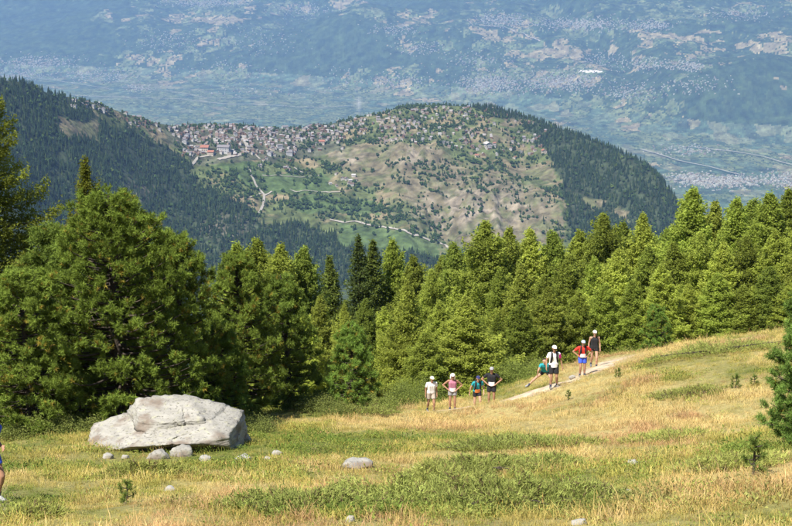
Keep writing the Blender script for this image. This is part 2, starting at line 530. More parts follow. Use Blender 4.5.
def hit_many(u, v, zf, t0, t1, step):
    D = ray(u, v); hit = np.full(len(D), np.nan)
    for t in np.arange(t0, t1, step):
        todo = np.isnan(hit)
        if not todo.any(): break
        P = D[todo] * t
        w = np.nonzero(todo)[0][P[:, 2] < zf(P[:, 0], P[:, 1])]
        hit[w] = t
    return D * (hit - step * np.random.default_rng(9).uniform(0, 1, len(D)))[:, None]

TF = np.arange(5000, 24000, 12.0)
def hit_far(u, v):
    d = ray(u, v)
    P = d[None] * TF[:, None]
    below = P[:, 2] < far_z(P[:, 0], P[:, 1])
    if not below.any(): return None
    return P[int(np.argmax(below))]

yf = np.concatenate([np.linspace(2500, 8000, 30)[:-1], np.linspace(8000, 18000, 340), np.linspace(18000, 27000, 50)[1:]])
af = np.concatenate([np.linspace(-0.75, -0.28, 24)[:-1], np.linspace(-0.28, 0.28, 510), np.linspace(0.28, 0.75, 24)[1:]])
A, Yf = np.meshgrid(af, yf)
Xf = A * Yf
Zf = far_z(Xf, Yf)
Vf = np.stack([Xf, Yf, Zf], -1)
uf, vf, df = project(Vf)
uw = uf + 10 * fbm(Xf / 500, Yf / 900, 3); vw = vf + 4 * fbm(Xf / 500 + 40, Yf / 900, 3)
def blob(u, v, cu, cv, ru, rv): return np.exp(-((u - cu) / ru) ** 2 - ((v - cv) / rv) ** 2)
FOREST_B = [(30, 35, 90, 45, 1.2), (340, 45, 75, 28, 1.3), (290, 70, 50, 20, 1.0), (420, 3, 60, 8, 1.0), (560, 2, 50, 9, 1.0), (740, 105, 70, 32, 1.3), (690, 28, 50, 7, .9), (770, 75, 40, 16, .9), (660, 75, 40, 8, .5), (430, 62, 50, 10, .6),
            (510, 108, 30, 8, .8), (610, 122, 40, 8, .6), (250, 50, 60, 12, .5), (780, 20, 60, 14, .6), (100, 5, 40, 8, .6), (620, 45, 10, 40, .7)]
TAN_B = [(220, 20, 42, 6, 1.4), (335, 4, 28, 6, 1.2), (405, 26, 28, 6, 1.2), (690, 35, 70, 8, 1.4), (760, 48, 40, 9, 1.3), (580, 52, 45, 6, 1.1), (620, 118, 30, 8, 1.0), (545, 55, 30, 6, 1.0), (410, 85, 50, 12, .6), (150, 55, 60, 14, .6), (380, 70, 20, 5, .7),
         (700, 70, 50, 8, .5), (785, 77, 20, 4, 1.2), (630, 128, 25, 6, .9), (500, 30, 40, 8, .6), (120, 80, 60, 9, .5), (330, 65, 18, 12, .5)]
GREEN_B = [(205, 12, 26, 4, 1.6), (375, 72, 12, 4, 1.2), (670, 115, 18, 5, 1.3), (600, 102, 22, 5, 1.0), (660, 12, 60, 8, .8), (590, 35, 20, 5, .8), (220, 105, 130, 16, .9), (720, 150, 70, 14, .8), (360, 97, 50, 10, .7), (370, 12, 30, 6, .7)]
def fieldmap(B): return sum(w * blob(uw, vw, a, b, c_, d_) for a, b, c_, d_, w in B)
fo, ta, gr = fieldmap(FOREST_B), fieldmap(TAN_B), fieldmap(GREEN_B)
h1, h2, edge = cells(Xf / 115 + 0.35 * fbm(Xf / 400, Yf / 400, 2), Yf / 190 + 0.35 * fbm(Xf / 400 + 5, Yf / 400, 2))
h3, h4, edge2 = cells(Xf / 60, Yf / 110)
n2 = fbm(Xf / 330 + 3, Yf / 520, 4)
open_ = 0.50 + 0.30 * np.clip(ta + gr, 0, 1.3) - 0.62 * np.clip(fo, 0, 1.3) + 0.55 * n2
is_open = (h1 * 0.75 + 0.18) < open_
tanness = np.clip(0.34 + 0.6 * ta - 0.7 * gr, 0, 1)
floor_ = sstep(-1380, -1470, Zf)
tanness = tanness * (1 - 0.75 * floor_)
is_tan = (h2 < tanness)
scrub = np.stack([0.026 + 0.022 * h3, 0.047 + 0.028 * h3, 0.022 + 0.008 * h3], -1)
grn = np.stack([0.085 + 0.06 * h4, 0.115 + 0.05 * h4, 0.05 + 0.025 * h4], -1)
tanc = np.stack([0.165 + 0.11 * h4, 0.142 + 0.085 * h4, 0.078 + 0.045 * h4], -1)
cf = np.where(is_open[..., None], np.where(is_tan[..., None], tanc, grn), scrub)
hedge = (edge < 0.10) & (h3 > 0.35)
cf[hedge & is_open] = scrub[hedge & is_open]
flo = (is_open | (floor_ > 0.5)) & ~is_open
vine = np.stack([0.05 + 0.13 * h2 ** 2, 0.07 + 0.10 * h2, 0.042 + 0.05 * h2], -1) * (0.75 + 0.5 * h4[..., None])
cf[flo] = vine[flo]
wn_ = np.random.default_rng(3).uniform(0, 1, Xf.shape)
dots = (wn_ < 0.16 + 0.25 * np.clip(fbm(Xf / 150 + 70, Yf / 260, 3), 0, 1)) & is_open & (ta < 0.9)
cf[dots] = scrub[dots]
glade = (wn_ > 0.955) & ~is_open & (fo < 0.5)
cf[glade] = grn[glade]
cf = cf * (1 + 0.45 * fbm(Xf / 42, Yf / 90, 3) + 0.35 * (np.random.default_rng(4).uniform(0, 1, Xf.shape) - 0.5))[..., None]
# pale screes and the gravel works
sc = np.clip(1.6 * (blob(uf, vf, 590, 72, 13, 1.3) > 0.45) + 0.3 * blob(uf, vf, 358, 104, 2, 7), 0, 1)[..., None]
cf = cf * (1 - sc) + np.array([0.62, 0.58, 0.52]) * sc
M_far = mat_attr('far valley fields and woods', 0.95, 0.012, 0.35)
link('valley', np_mesh('valley', Vf.reshape(-1, 3), grid_faces(len(yf), len(af)), None, True, M_far, np.clip(cf[:-1, :-1], 0.01, 0.9).reshape(-1, 3)), kind='structure')

# roads
M_road = mat_plain('pale gravel road', (0.33, 0.30, 0.255), 0.9, 0.15, 0.2)
def road(pts, hit, zf, width, lift, n=80):
    W = [hit(u, v) for u, v in pts]
    W = np.array([w[:2] for w in W if w is not None])
    P = resample(W, n)
    k = np.array([1, 2, 3, 2, 1.0]); k /= k.sum()
    Q = P.copy()
    for j in (0, 1): Q[2:-2, j] = np.convolve(P[:, j], k, 'valid')
    ribbon('road', Q, width, lift, zf, M_road, 0.15, 3)
for pts, w in [([(243, 136), (247, 146), (248, 152), (236, 156), (218, 160)], 12), ([(249, 168), (251, 176), (256, 186), (264, 195), (264, 204), (259, 214)], 7), ([(264, 196), (272, 192)], 5),
               ([(330, 220), (355, 222), (382, 227), (410, 235), (432, 241), (446, 246), (458, 256)], 7), ([(262, 176), (290, 177), (320, 176)], 4), ([(192, 166), (198, 158), (214, 155)], 7), ([(252, 152), (260, 160)], 6), ([(294, 168), (303, 173)], 5),
               ([(290, 190), (330, 193), (345, 192)], 4), ([(262, 194), (250, 198), (240, 196)], 4)]:
    road(pts, hit_hill, hill_z, w * 0.75, 1.6)
for pts, w in [([(70, 96), (130, 98), (180, 100), (225, 105), (300, 108), (355, 107)], 14), ([(690, 148), (730, 152), (765, 158), (792, 166), (830, 178)], 13), ([(640, 150), (680, 162), (700, 166), (740, 176)], 13), ([(120, 88), (170, 92), (210, 99), (260, 98)], 11), ([(0, 76), (60, 82), (110, 90)], 11),
               ([(480, 26), (510, 30), (540, 42)], 10)]:
    road(pts, hit_far, far_z, w, 9, 140)

# ================================================================== WOODS ON THE HILL
M_hilltree = mat_leaf('hill wood foliage', trans=0.15)

def lowpoly_conifer(sides=6, tiers=3, seed=0):
    """a small far-off spruce: jagged stacked cones, unit height, unit radius"""
    r = np.random.default_rng(seed)
    V, Fc = [], []
    for t in range(tiers):
        z0 = 0.06 + 0.80 * t / tiers; z1 = min(1.0, z0 + 0.62 - 0.1 * t) if t < tiers - 1 else 1.0
        rad = (1 - 0.80 * t / tiers)
        b = len(V)
        for k in range(sides):
            a = 2 * math.pi * (k + 0.5 * t) / sides
            q = rad * r.uniform(0.65, 1.1)
            V.append((q * math.cos(a), q * math.sin(a), z0 + r.uniform(-0.05, 0.05)))
        V.append((r.uniform(-.05, .05), r.uniform(-.05, .05), z1))
        for k in range(sides): Fc.append((b + k, b + (k + 1) % sides, b + sides))
    return np.array(V), np.array(Fc)

def lowpoly_broad(seed=0):
    """a small far-off rounded tree: a lumpy low ball, unit height, unit radius"""
    r = np.random.default_rng(seed)
    V = [(0, 0, 0.05)]
    rings = [(0.28, 0.85), (0.55, 1.0), (0.82, 0.65)]
    n = 5
    for i, (z, q) in enumerate(rings):
        for k in range(n):
            a = 2 * math.pi * (k + 0.5 * i) / n
            s = q * r.uniform(0.7, 1.12)
            V.append((s * math.cos(a), s * math.sin(a), z + r.uniform(-.08, .08)))
    V.append((0, 0, 1.0))
    Fc = []
    for k in range(n): Fc.append((0, 1 + (k + 1) % n, 1 + k))
    for i in range(2):
        for k in range(n):
            a, b = 1 + i * n + k, 1 + i * n + (k + 1) % n
            c_, d = a + n, b + n
            Fc += [(a, b, d), (a, d, c_)]
    for k in range(n): Fc.append((1 + 2 * n + k, 1 + 2 * n + (k + 1) % n, len(V) - 1))
    return np.array(V), np.array(Fc)

CONS = [lowpoly_conifer(5, 3, s) for s in range(4)]
BROADS = [lowpoly_broad(s) for s in range(4)]

def scatter_mesh(name, P, H, R, kinds, C):
    """many small trees in one mesh: P places, H heights, R radii, C colours"""
    Vs, Fs, Cs = [], [], []
    off = 0
    for src, sel in ((CONS, kinds == 0), (BROADS, kinds == 1)):
        idx = np.nonzero(sel)[0]
        which = rng.integers(0, len(src), len(idx))
        for w in range(len(src)):
            ii = idx[which == w]
            if not len(ii): continue
            V0, F0 = src[w]
            ang = rng.uniform(0, 6.28, len(ii)); ca, sa = np.cos(ang)[:, None], np.sin(ang)[:, None]
            x = (V0[None, :, 0] * ca - V0[None, :, 1] * sa) * R[ii][:, None]
            y = (V0[None, :, 0] * sa + V0[None, :, 1] * ca) * R[ii][:, None]
            z = V0[None, :, 2] * H[ii][:, None]
            v = np.stack([x, y, z], -1) + P[ii][:, None, :]
            f = F0[None] + (np.arange(len(ii)) * len(V0))[:, None, None] + off
            Vs.append(v.reshape(-1, 3)); Fs.append(f.reshape(-1, 3))
            Cs.append(np.repeat(C[ii], len(V0), 0))
            off += len(ii) * len(V0)
    return np_mesh(name, np.vstack(Vs), np.vstack(Fs), np.vstack(Cs), False, M_hilltree)

n = 90000
ca_ = rng.uniform(-0.30, 0.20, n); cyy = rng.uniform(2450, 3800, n)
cxx = ca_ * cyy
cz = hill_z(cxx, cyy)
cu, cv, cd = project(np.stack([cxx, cyy, cz], -1))
ridge = np.interp(cu, RID_PTS[:, 0], RID_PTS[:, 1])
wu = cu + 7 * fbm(cxx / 55, cyy / 55, 3); wv = cv + 4 * fbm(cxx / 55 + 30, cyy / 55, 3)
k = hill_cover(wu, wv)
VILLAGE = [(165, 118), (345, 118), (345, 150), (300, 164), (195, 168), (165, 140)]
dens = np.select([k == 1, k == 2, k == 3], [0.55, 0.004, 0.003], 0.11)
clump = fbm(cxx / 60 + 21, cyy / 60, 3)
dens = np.where(k == 1, dens * np.clip(0.95 + 0.6 * clump, 0.2, 1.2), np.where(k == 0, np.clip(-0.06 + 1.2 * clump, 0.004, 0.7), np.clip(dens + 0.3 * sstep(0.32, 0.6, clump), 0, .3)))
dens = np.where(k == 3, np.minimum(dens, 0.015), dens)
dens = np.where(in_poly(cu, cv, VILLAGE), dens * 0.75, dens)
tight = fbm(cxx / 24 + 5, cyy / 24 + 2, 2)
for bu, bv, ru_, rv_, w in [(395, 215, 38, 9, .5), (355, 205, 25, 4, .5), (440, 165, 60, 6, .25), (440, 180, 35, 6, .45), (490, 186, 20, 7, .45), (430, 232, 22, 6, .5), (345, 135, 50, 8, .3), (450, 125, 70, 12, .25), (290, 205, 30, 6, .3), (410, 107, 30, 3, .4), (545, 195, 20, 8, .3), (590, 232, 30, 12, .5), (250, 195, 14, 10, .2), (275, 168, 16, 5, .3), (300, 200, 22, 5, .35), (325, 205, 14, 8, .3), (230, 200, 26, 14, .35), (330, 170, 14, 5, .3), (505, 165, 28, 6, .3), (470, 150, 30, 6, .2), (520, 205, 18, 6, .25),
                          (285, 160, 20, 5, .35), (225, 185, 22, 12, .5), (310, 182, 10, 4, .4)]:
    dens = dens + 3.2 * w * np.clip(0.35 + 1.6 * tight, 0, 1) * blob(cu, cv, bu, bv, ru_, rv_)
dens = np.where((k == 0) & (cu > 340) & (cv < 150), np.maximum(dens, np.clip(0.16 + 0.5 * tight, 0.04, 0.5)), dens)
dens = dens * (cv < np.where(cu > 180, 290, 310))
dens = dens * (cyy < ridge + 45) * (cyy > ridge - np.interp(cu, [0, 200, 400, 640], [800, 900, 950, 760]))
dens = np.where((np.abs(cyy - ridge) < 22), np.maximum(dens, 0.20 + 0.3 * (clump > 0)), dens) * (cyy < ridge + 45)
keep = rng.uniform(0, 1, n) < dens
cxx, cyy, cz, k, cu, cv, clump = [a[keep] for a in (cxx, cyy, cz, k, cu, cv, clump)]
m = len(cxx)
kinds = np.where(k == 1, (rng.uniform(0, 1, m) < 0.12), (rng.uniform(0, 1, m) < 0.84)).astype(int)
H = np.where(kinds == 0, rng.uniform(9, 17, m), rng.uniform(5, 10, m)) * np.interp(cyy, [2500, 3700], [0.95, 0.95])
H = np.where((k == 0) | (k == 2), H * rng.uniform(0.45, 0.95, m), H)
R = np.where(kinds == 0, H * rng.uniform(0.17, 0.25, m), H * rng.uniform(0.42, 0.62, m))
br = rng.uniform(0.7, 1.3, m)[:, None]
C = np.where(kinds[:, None] == 0, np.array([0.034, 0.058, 0.026]), np.array([0.052, 0.088, 0.03])) * br
yel = (rng.uniform(0, 1, m) < 0.10)[:, None]
C = np.where(yel, C * np.array([1.9, 1.6, 1.1]), C)
P = np.stack([cxx, cyy, cz - 0.3], -1)
lone = (k != 1) & (clump < 0.15) & (cv < 246) & (cu > 170) & (cyy < np.interp(cu, RID_PTS[:, 0], RID_PTS[:, 1]) - 60)
lone_i = np.nonzero(lone)[0]
lone_i = lone_i[np.argsort(-(H[lone_i] * R[lone_i]))][:110]
mask = np.ones(m, bool); mask[lone_i] = False
link('hill_wood', scatter_mesh('hill_wood', P[mask], H[mask], R[mask], kinds[mask], C[mask]), label='dark mixed woodland covering the flanks of the village hill', cat='woodland', kind='stuff')
# trees that stand alone on the open slopes of the hill
lone_me = []
for kd in (0, 1):
    for w in range(3):
        V0, F0 = (CONS, BROADS)[kd][w]
        lone_me.append(np_mesh('hill_tree', V0, F0, np.tile(np.array([[0.034, 0.058, 0.026], [0.052, 0.088, 0.03]][kd]), (len(V0), 1)), False, M_hilltree))
def hill_spot(u, v):
    marks = [(230, 'under the red lodge'), (270, 'by the winding road'), (310, 'by the upper green meadow'), (350, 'by the small hamlet'), (400, 'over the curved road'), (440, 'under the rock face'), (480, 'over the pale rocks'), (520, 'below the large white building'), (9999, 'by the right wood')]
    side = next(m_ for e_, m_ in marks if u < e_)
    where = ('among hill top houses' if v < 140 else 'high on the open hill slope' if v < 165 else 'midway up the open hill slope' if v < 195 else 'low on the open hill slope' if v < 222 else 'at the foot of the open hill slope')
    return where + ', ' + side
for i in lone_i:
    o = link('hill_tree', lone_me[kinds[i] * 3 + i % 3], loc=P[i], cat='tree', group='trees dotted over the open slopes of the hill',
             label=('small dark pointed tree ' if kinds[i] == 0 else 'small round bushy tree ') + hill_spot(cu[i], cv[i]))
    o.scale = (R[i], R[i], H[i]); o.rotation_euler = (0, 0, rng.uniform(0, 6.28))

# ================================================================== VILLAGE HOUSES
def mat_wall(name, col): return mat_plain(name, col, 0.85, 0.12, 0.5)
WALLS = [mat_wall('white rendered wall', (0.47, 0.44, 0.40)), mat_wall('cream rendered wall', (0.50, 0.43, 0.35)), mat_wall('brown timber wall', (0.20, 0.12, 0.075)), mat_wall('grey wall', (0.48, 0.47, 0.46))]
ROOFS = [mat_wall('grey slate roof', (0.19, 0.175, 0.18)), mat_wall('brown slab roof', (0.17, 0.12, 0.10)), mat_wall('red tiled roof', (0.30, 0.13, 0.09)), mat_wall('pale sheet roof', (0.42, 0.40, 0.38))]
M_window = mat_plain('dark window glass', (0.03, 0.035, 0.045), 0.15, 0.1, 1.0, spec=0.5)

def box_arr(x0, x1, y0, y1, z0, z1):
    V = np.array([(x, y, z) for z in (z0, z1) for y in (y0, y1) for x in (x0, x1)], float)
    Fc = np.array([(0, 2, 3, 1), (4, 5, 7, 6), (0, 1, 5, 4), (2, 6, 7, 3), (0, 4, 6, 2), (1, 3, 7, 5)])
    return V, Fc
def join(parts):
    Vs, Fs, o = [], [], 0
    for V, Fc in parts:
        Vs.append(V); Fs.append(np.asarray(Fc) + o); o += len(V)
    return np.vstack(Vs), np.vstack(Fs)

def house_meshes(w, l, h, rise, wm, rm, floors, chim=True):
    """walls with gables, overhanging gable roof, rows of windows, chimney; the gable faces the valley side"""
    V = [(-w / 2, -l / 2, -4), (w / 2, -l / 2, -4), (w / 2, l / 2, -4), (-w / 2, l / 2, -4), (-w / 2, -l / 2, h), (w / 2, -l / 2, h), (w / 2, l / 2, h), (-w / 2, l / 2, h), (0, -l / 2, h + rise), (0, l / 2, h + rise)]
    me = bpy.data.meshes.new('wall')
    me.from_pydata(V, [], [(0, 1, 5, 8, 4), (2, 3, 7, 9, 6), (0, 4, 7, 3), (1, 2, 6, 5)]); me.update(); me.materials.append(wm)
    ov = 0.9; t = 0.35
    s = rise / (w / 2)
    xe = w / 2 + ov; ze = h - s * ov
    Vr = []
    for y in (-l / 2 - ov, l / 2 + ov):
        Vr += [(-xe, y, ze + 0.05), (0, y, h + rise + 0.05), (xe, y, ze + 0.05), (xe, y, ze + t + 0.05), (0, y, h + rise + t + 0.05), (-xe, y, ze + t + 0.05)]
    rme = bpy.data.meshes.new('roof')
    rme.from_pydata(Vr, [], [(0, 1, 4, 5), (1, 2, 3, 4), (6, 11, 10, 7), (7, 10, 9, 8), (0, 6, 7, 1), (1, 7, 8, 2), (5, 4, 10, 11), (4, 3, 9, 10), (0, 5, 11, 6), (2, 8, 9, 3)]); rme.update(); rme.materials.append(rm)
    parts = []
    for fl in range(floors):
        z = 1.2 + fl * 2.8
        for x in np.arange(-w / 2 + 1.6, w / 2 - 1.4, 2.6):
            parts.append(box_arr(x, x + 1.3, -l / 2 - 0.06, -l / 2 + 0.1, z, z + 1.3))
        for y in np.arange(-l / 2 + 1.6, l / 2 - 1.4, 3.0):
            parts.append(box_arr(-w / 2 - 0.06, -w / 2 + 0.1, y, y + 1.3, z, z + 1.3))
            parts.append(box_arr(w / 2 - 0.1, w / 2 + 0.06, y, y + 1.3, z, z + 1.3))
    Vw, Fw = join(parts)
    wme = np_mesh('windows', Vw, Fw, None, False, M_window)
    return me, rme, wme

HT = [house_meshes(10, 12, 6.0, 2.6, WALLS[0], ROOFS[1], 2), house_meshes(11, 11, 6.5, 2.8, WALLS[0], ROOFS[0], 2), house_meshes(9, 10, 5.5, 2.6, WALLS[2], ROOFS[1], 2), house_meshes(12, 14, 7.5, 3.0, WALLS[1], ROOFS[0], 3),
      house_meshes(10, 11, 6.0, 2.6, WALLS[1], ROOFS[2], 2), house_meshes(14, 20, 9.0, 3.0, WALLS[3], ROOFS[0], 3), house_meshes(9, 11, 5.5, 2.4, WALLS[2], ROOFS[0], 2), house_meshes(10, 12, 6, 2.4, WALLS[0], ROOFS[3], 2)]
HDESC = ['pale chalet with brown roof', 'pale chalet with grey roof', 'timber chalet with brown roof', 'tall cream chalet', 'cream house with red roof', 'long grey apartment chalet', 'timber chalet with grey roof', 'pale house with metal roof']
def house(u, v, kind, where, grp, rz=None, sc=1.0, label=None, spot=''):
    p = hit_hill(u, v)
    if p is None: return None
    x, y = p[0], p[1]
    z = float(hill_z(x, y))
    for (qx, qy) in HOUSES:
        if (qx - x) ** 2 + (qy - y) ** 2 < 8.0 ** 2: return None
    HOUSES.append((x, y))
    wm, rm, wi = HT[kind]
    o = link('village_house', wm, loc=(x, y, z), label=label or (HDESC[kind] + ' ' + where + spot), cat='house', group=grp)
    link('roof', rm, o); link('window_row', wi, o, kind='stuff')
    o.rotation_euler = (0, 0, rng.uniform(-0.5, 0.5) + (math.pi / 2 if rng.uniform() < 0.35 else 0) if rz is None else rz)
    o.scale = (sc, sc, sc)
    return o
HOUSES = []
# named buildings first
house(205, 151, 4, '', 'houses of the village', 1.45, 1.5, 'big red roofed lodge at the lower left corner of the hill village')
house(211, 155, 4, '', 'houses of the village', 1.45, 1.15, 'lower red roofed wing standing in front of the big lodge')
house(488, 148, 7, '', 'houses scattered over the hill top', 0.3, 1.5, 'large bright white building alone below the hill top right of the village')
house(544, 153, 4, '', 'houses scattered over the hill top', 0.2, 1.0, 'orange red roofed house at the right end of the hill settlement')
house(322, 144, 4, '', 'houses of the village', 1.5, 1.1, 'wide red roofed building at the right end of the hill village')
house(100, 104, 7, '', 'houses along the left ridge', 1.5, 1.3, 'long pale building on the wooded ridge left of the village')
house(112, 108, 7, '', 'houses along the left ridge', 1.5, 1.1, 'lower pale building on the wooded ridge right of the longer one')
house(224, 152, 5, '', 'houses of the village', 1.4, 1.3, 'long grey apartment chalet right of the big red lodge')
# small church
p = hit_hill(226, 123)
if p is not None:
    HOUSES.append((p[0], p[1]))
    ch_o = link('village_church', None, loc=(p[0], p[1], float(hill_z(p[0], p[1]))), label='small white church with pointed tower on the village skyline', cat='church')
    me1, me2, me3 = house_meshes(9, 18, 7, 3.5, WALLS[0], ROOFS[0], 1)
    link('nave', me1, ch_o); link('roof', me2, ch_o); link('window_row', me3, ch_o, kind='stuff')
    V, Fc = box_arr(4.7, 9.2, -9, -4.5, -4, 16); link('tower', np_mesh('tower', V, Fc, None, False, WALLS[0]), ch_o)
    V = np.array([(4.3, -9.4, 16.05), (9.6, -9.4, 16.05), (9.6, -4.1, 16.05), (4.3, -4.1, 16.05), (6.95, -6.75, 25)])
    link('spire', np_mesh('spire', V, np.array([(0, 1, 4), (1, 2, 4), (2, 3, 4), (3, 0, 4), (0, 2, 1), (0, 3, 2)]), None, False, ROOFS[0]), ch_o)
HCL = [  # (u0,u1,v0,v1,n, where, group, kinds)
    (172, 345, 119.5, 140, 104, 'in the crowded upper village', 'houses of the village', [0, 1, 2, 3, 6, 2, 6, 0, 5, 2]),
    (182, 300, 138, 156, 42, 'in the lower village', 'houses of the village', [0, 2, 2, 3, 6, 6, 5]),
    (290, 345, 138, 152, 14, 'at the right end of the ridge village', 'houses of the village', [0, 1, 2, 3, 6]),
    (255, 300, 154, 172, 9, 'below the village among meadow trees', 'houses below the village', [0, 2, 6, 1]),
    (326, 358, 174, 190, 10, 'in the hamlet above the green field', 'houses below the village', [0, 2, 6, 7]),
    (345, 420, 112, 140, 22, 'among hill top trees right of the village', 'houses scattered over the hill top', [0, 1, 2, 6, 3, 2]),
    (410, 500, 104, 122, 18, 'near the crest of the hill', 'houses scattered over the hill top', [0, 1, 2, 6, 7, 3]),
    (380, 470, 128, 145, 18, 'on the slope under the hill top', 'houses scattered over the hill top', [0, 1, 2, 6, 0]),
    (470, 552, 120, 160, 30, 'on the right shoulder of the hill', 'houses scattered over the hill top', [0, 1, 2, 6, 2, 4]),
    (70, 125, 98, 112, 12, 'on the wooded ridge', 'houses along the left ridge', [0, 1, 5, 7]),
    (125, 180, 112, 132, 20, 'at the left end of the village', 'houses along the left ridge', [0, 1, 2, 6, 3]),
]
for u0, u1, v0, v1, cnt, where, grp, kk in HCL:
    done = tries = 0
    while done < cnt and tries < cnt * 6:
        tries += 1
        uu, vv = rng.uniform(u0, u1), rng.uniform(v0, v1)
        if house(uu, vv, kk[int(rng.integers(0, len(kk)))], where, grp, None, rng.uniform(0.5, 0.72), None, (', left' if uu < u0 + (u1 - u0) / 3 else ', middle' if uu < u0 + (u1 - u0) * 2 / 3 else ', right') + (' front' if vv > (v0 + v1) / 2 else ' back')) is not None: done += 1

# the smaller barns and huts packed between the houses
def small_huts():
    n_ = 420
    grp = rng.choice(4, n_, p=[.52, .2, .16, .12])
    lo = np.array([(172, 119), (182, 136), (345, 108), (440, 108)])[grp]; hi = np.array([(342, 142), (296, 156), (440, 142), (550, 158)])[grp]
    W = hit_many(rng.uniform(lo[:, 0], hi[:, 0]), rng.uniform(lo[:, 1], hi[:, 1]), hill_z, 2500, 4200, 8)
    Vs, Fs, Cs, o = [], [], [], 0
    T = np.array([(0, 1, 5), (0, 5, 4), (2, 6, 7), (2, 7, 3), (0, 4, 6), (0, 6, 2), (1, 3, 7), (1, 7, 5), (4, 5, 8), (6, 9, 7), (10, 14, 15), (10, 15, 12), (11, 13, 15), (11, 15, 14)])
    for p in W[~np.isnan(W[:, 0])]:
        w, l, h = rng.uniform(4, 6.5), rng.uniform(5, 8), rng.uniform(2.5, 4.5)
        V, _ = box_arr(-w / 2, w / 2, -l / 2, l / 2, -3, h)
        rr = np.array([(-w / 2, -l / 2, h), (w / 2, -l / 2, h), (-w / 2, l / 2, h), (w / 2, l / 2, h), (0, -l / 2, h + 2), (0, l / 2, h + 2)]) * np.array([1.12, 1.1, 1]) + np.array([0, 0, .1])
        V = np.vstack([V, [[0, -l / 2, h + 1.9], [0, l / 2, h + 1.9]], rr])
        a = rng.uniform(-.4, .4) + rng.choice([0, 1.57]); ca, sa = math.cos(a), math.sin(a)
        Vs.append(np.stack([V[:, 0] * ca - V[:, 1] * sa + p[0], V[:, 0] * sa + V[:, 1] * ca + p[1], V[:, 2] + float(hill_z(p[0], p[1]))], -1))
        Fs.append(T + o); o += 16
        wc = np.array([[0.46, 0.43, 0.39], [0.34, 0.28, 0.23], [0.20, 0.13, 0.09]][int(rng.integers(0, 3))]); rc = np.array([[0.22, 0.2, 0.21], [0.19, 0.14, 0.12], [0.34, 0.32, 0.31]][int(rng.integers(0, 3))])
        Cs.append(np.vstack([np.tile(wc, (10, 1)), np.tile(rc, (6, 1))]))
    link('village_huts', np_mesh('village_huts', np.vstack(Vs), np.vstack(Fs), np.vstack(Cs), False, mat_attr('hut walls and roofs', 0.85)), label='mass of tiny huts and barns packed between the village houses', cat='huts', kind='stuff')
small_huts()

# ================================================================== FAR TOWNS
TOWNC = np.array([[0.36, 0.35, 0.29], [0.29, 0.26, 0.20], [0.23, 0.18, 0.135], [0.25, 0.255, 0.23], [0.15, 0.145, 0.125]])
M_town = mat_attr('far town walls and roofs', 0.8)
def town(name, label, blobs):
    parts_v, parts_f, cc = [], [], []
    off = 0
    for (u, v, ru_, rv_, cnt) in blobs:
        nn = int(cnt * 3.0)
        W = hit_many(u + rng.normal(size=nn) * ru_ * 0.42, v + rng.normal(size=nn) * rv_ * 0.45, far_z, 6600, 22000, 45)
        W = W[~np.isnan(W[:, 0])]
        ZW = far_z(W[:, 0], W[:, 1])
        for p, zw in zip(W, ZW):
            w, l, h = rng.uniform(5, 9) * rng.choice([1, 1, 1, 2.2]), rng.uniform(6, 12), rng.uniform(3, 6)
            V, Fc = box_arr(-w / 2, w / 2, -l / 2, l / 2, -5, h)
            roof = np.array([[0, -l / 2, h + 2], [0, l / 2, h + 2]])
            V = np.vstack([V, roof])
            a = rng.uniform(0, 3.14); ca, sa = math.cos(a), math.sin(a)
            x = V[:, 0] * ca - V[:, 1] * sa + p[0]; y = V[:, 0] * sa + V[:, 1] * ca + p[1]
            zz = V[:, 2] + zw
            T = np.array([(0, 1, 5), (0, 5, 4), (2, 6, 7), (2, 7, 3), (0, 4, 6), (0, 6, 2), (1, 3, 7), (1, 7, 5), (4, 5, 8), (6, 9, 7), (4, 8, 9), (4, 9, 6), (5, 7, 9), (5, 9, 8)])
            parts_v.append(np.stack([x, y, zz], -1)); parts_f.append(T + off); off += 10
            cc.append(np.tile(TOWNC[int(rng.choice(5, p=[.36, .22, .16, .16, .10]))], (10, 1)))
    link(name, np_mesh(name, np.vstack(parts_v), np.vstack(parts_f), np.vstack(cc), False, M_town), label=label, cat='town', kind='stuff')
town('far_town', 'pale hazy town spread over the valley floor at the far left', [(40, 62, 50, 8, 170), (100, 76, 50, 8, 130), (20, 74, 40, 6, 80), (140, 88, 25, 5, 40)])
town('far_town', 'hazy town in the upper middle of the far slope', [(210, 3, 50, 5, 160), (305, 10, 30, 8, 70), (170, 42, 40, 14, 60), (260, 40, 50, 20, 60)])
town('far_town', 'dense hazy town right of centre on the far slope', [(490, 84, 40, 12, 260), (560, 82, 50, 12, 230), (480, 60, 40, 10, 50)])
town('far_town', 'hazy town high on the far slope under the wood', [(500, 20, 35, 8, 150), (580, 24, 60, 7, 230), (650, 26, 30, 6, 90), (740, 15, 50, 8, 60)])
town('far_town', 'hazy hamlets on the right part of the far slope', [(650, 65, 40, 8, 70), (690, 66, 20, 5, 60), (630, 92, 40, 10, 70), (690, 85, 40, 12, 40), (600, 60, 40, 10, 50)])
town('far_town', 'hazy town on the valley floor at the far right', [(725, 182, 45, 7, 230), (690, 178, 30, 6, 90), (690, 150, 40, 6, 40), (780, 180, 30, 8, 90)])
town('far_town', 'hazy scattered houses on the middle of the far slope', [(395, 30, 30, 6, 50), (420, 48, 30, 8, 50), (400, 82, 40, 10, 60), (340, 80, 30, 14, 30), (230, 70, 60, 14, 50), (250, 92, 60, 8, 40)])

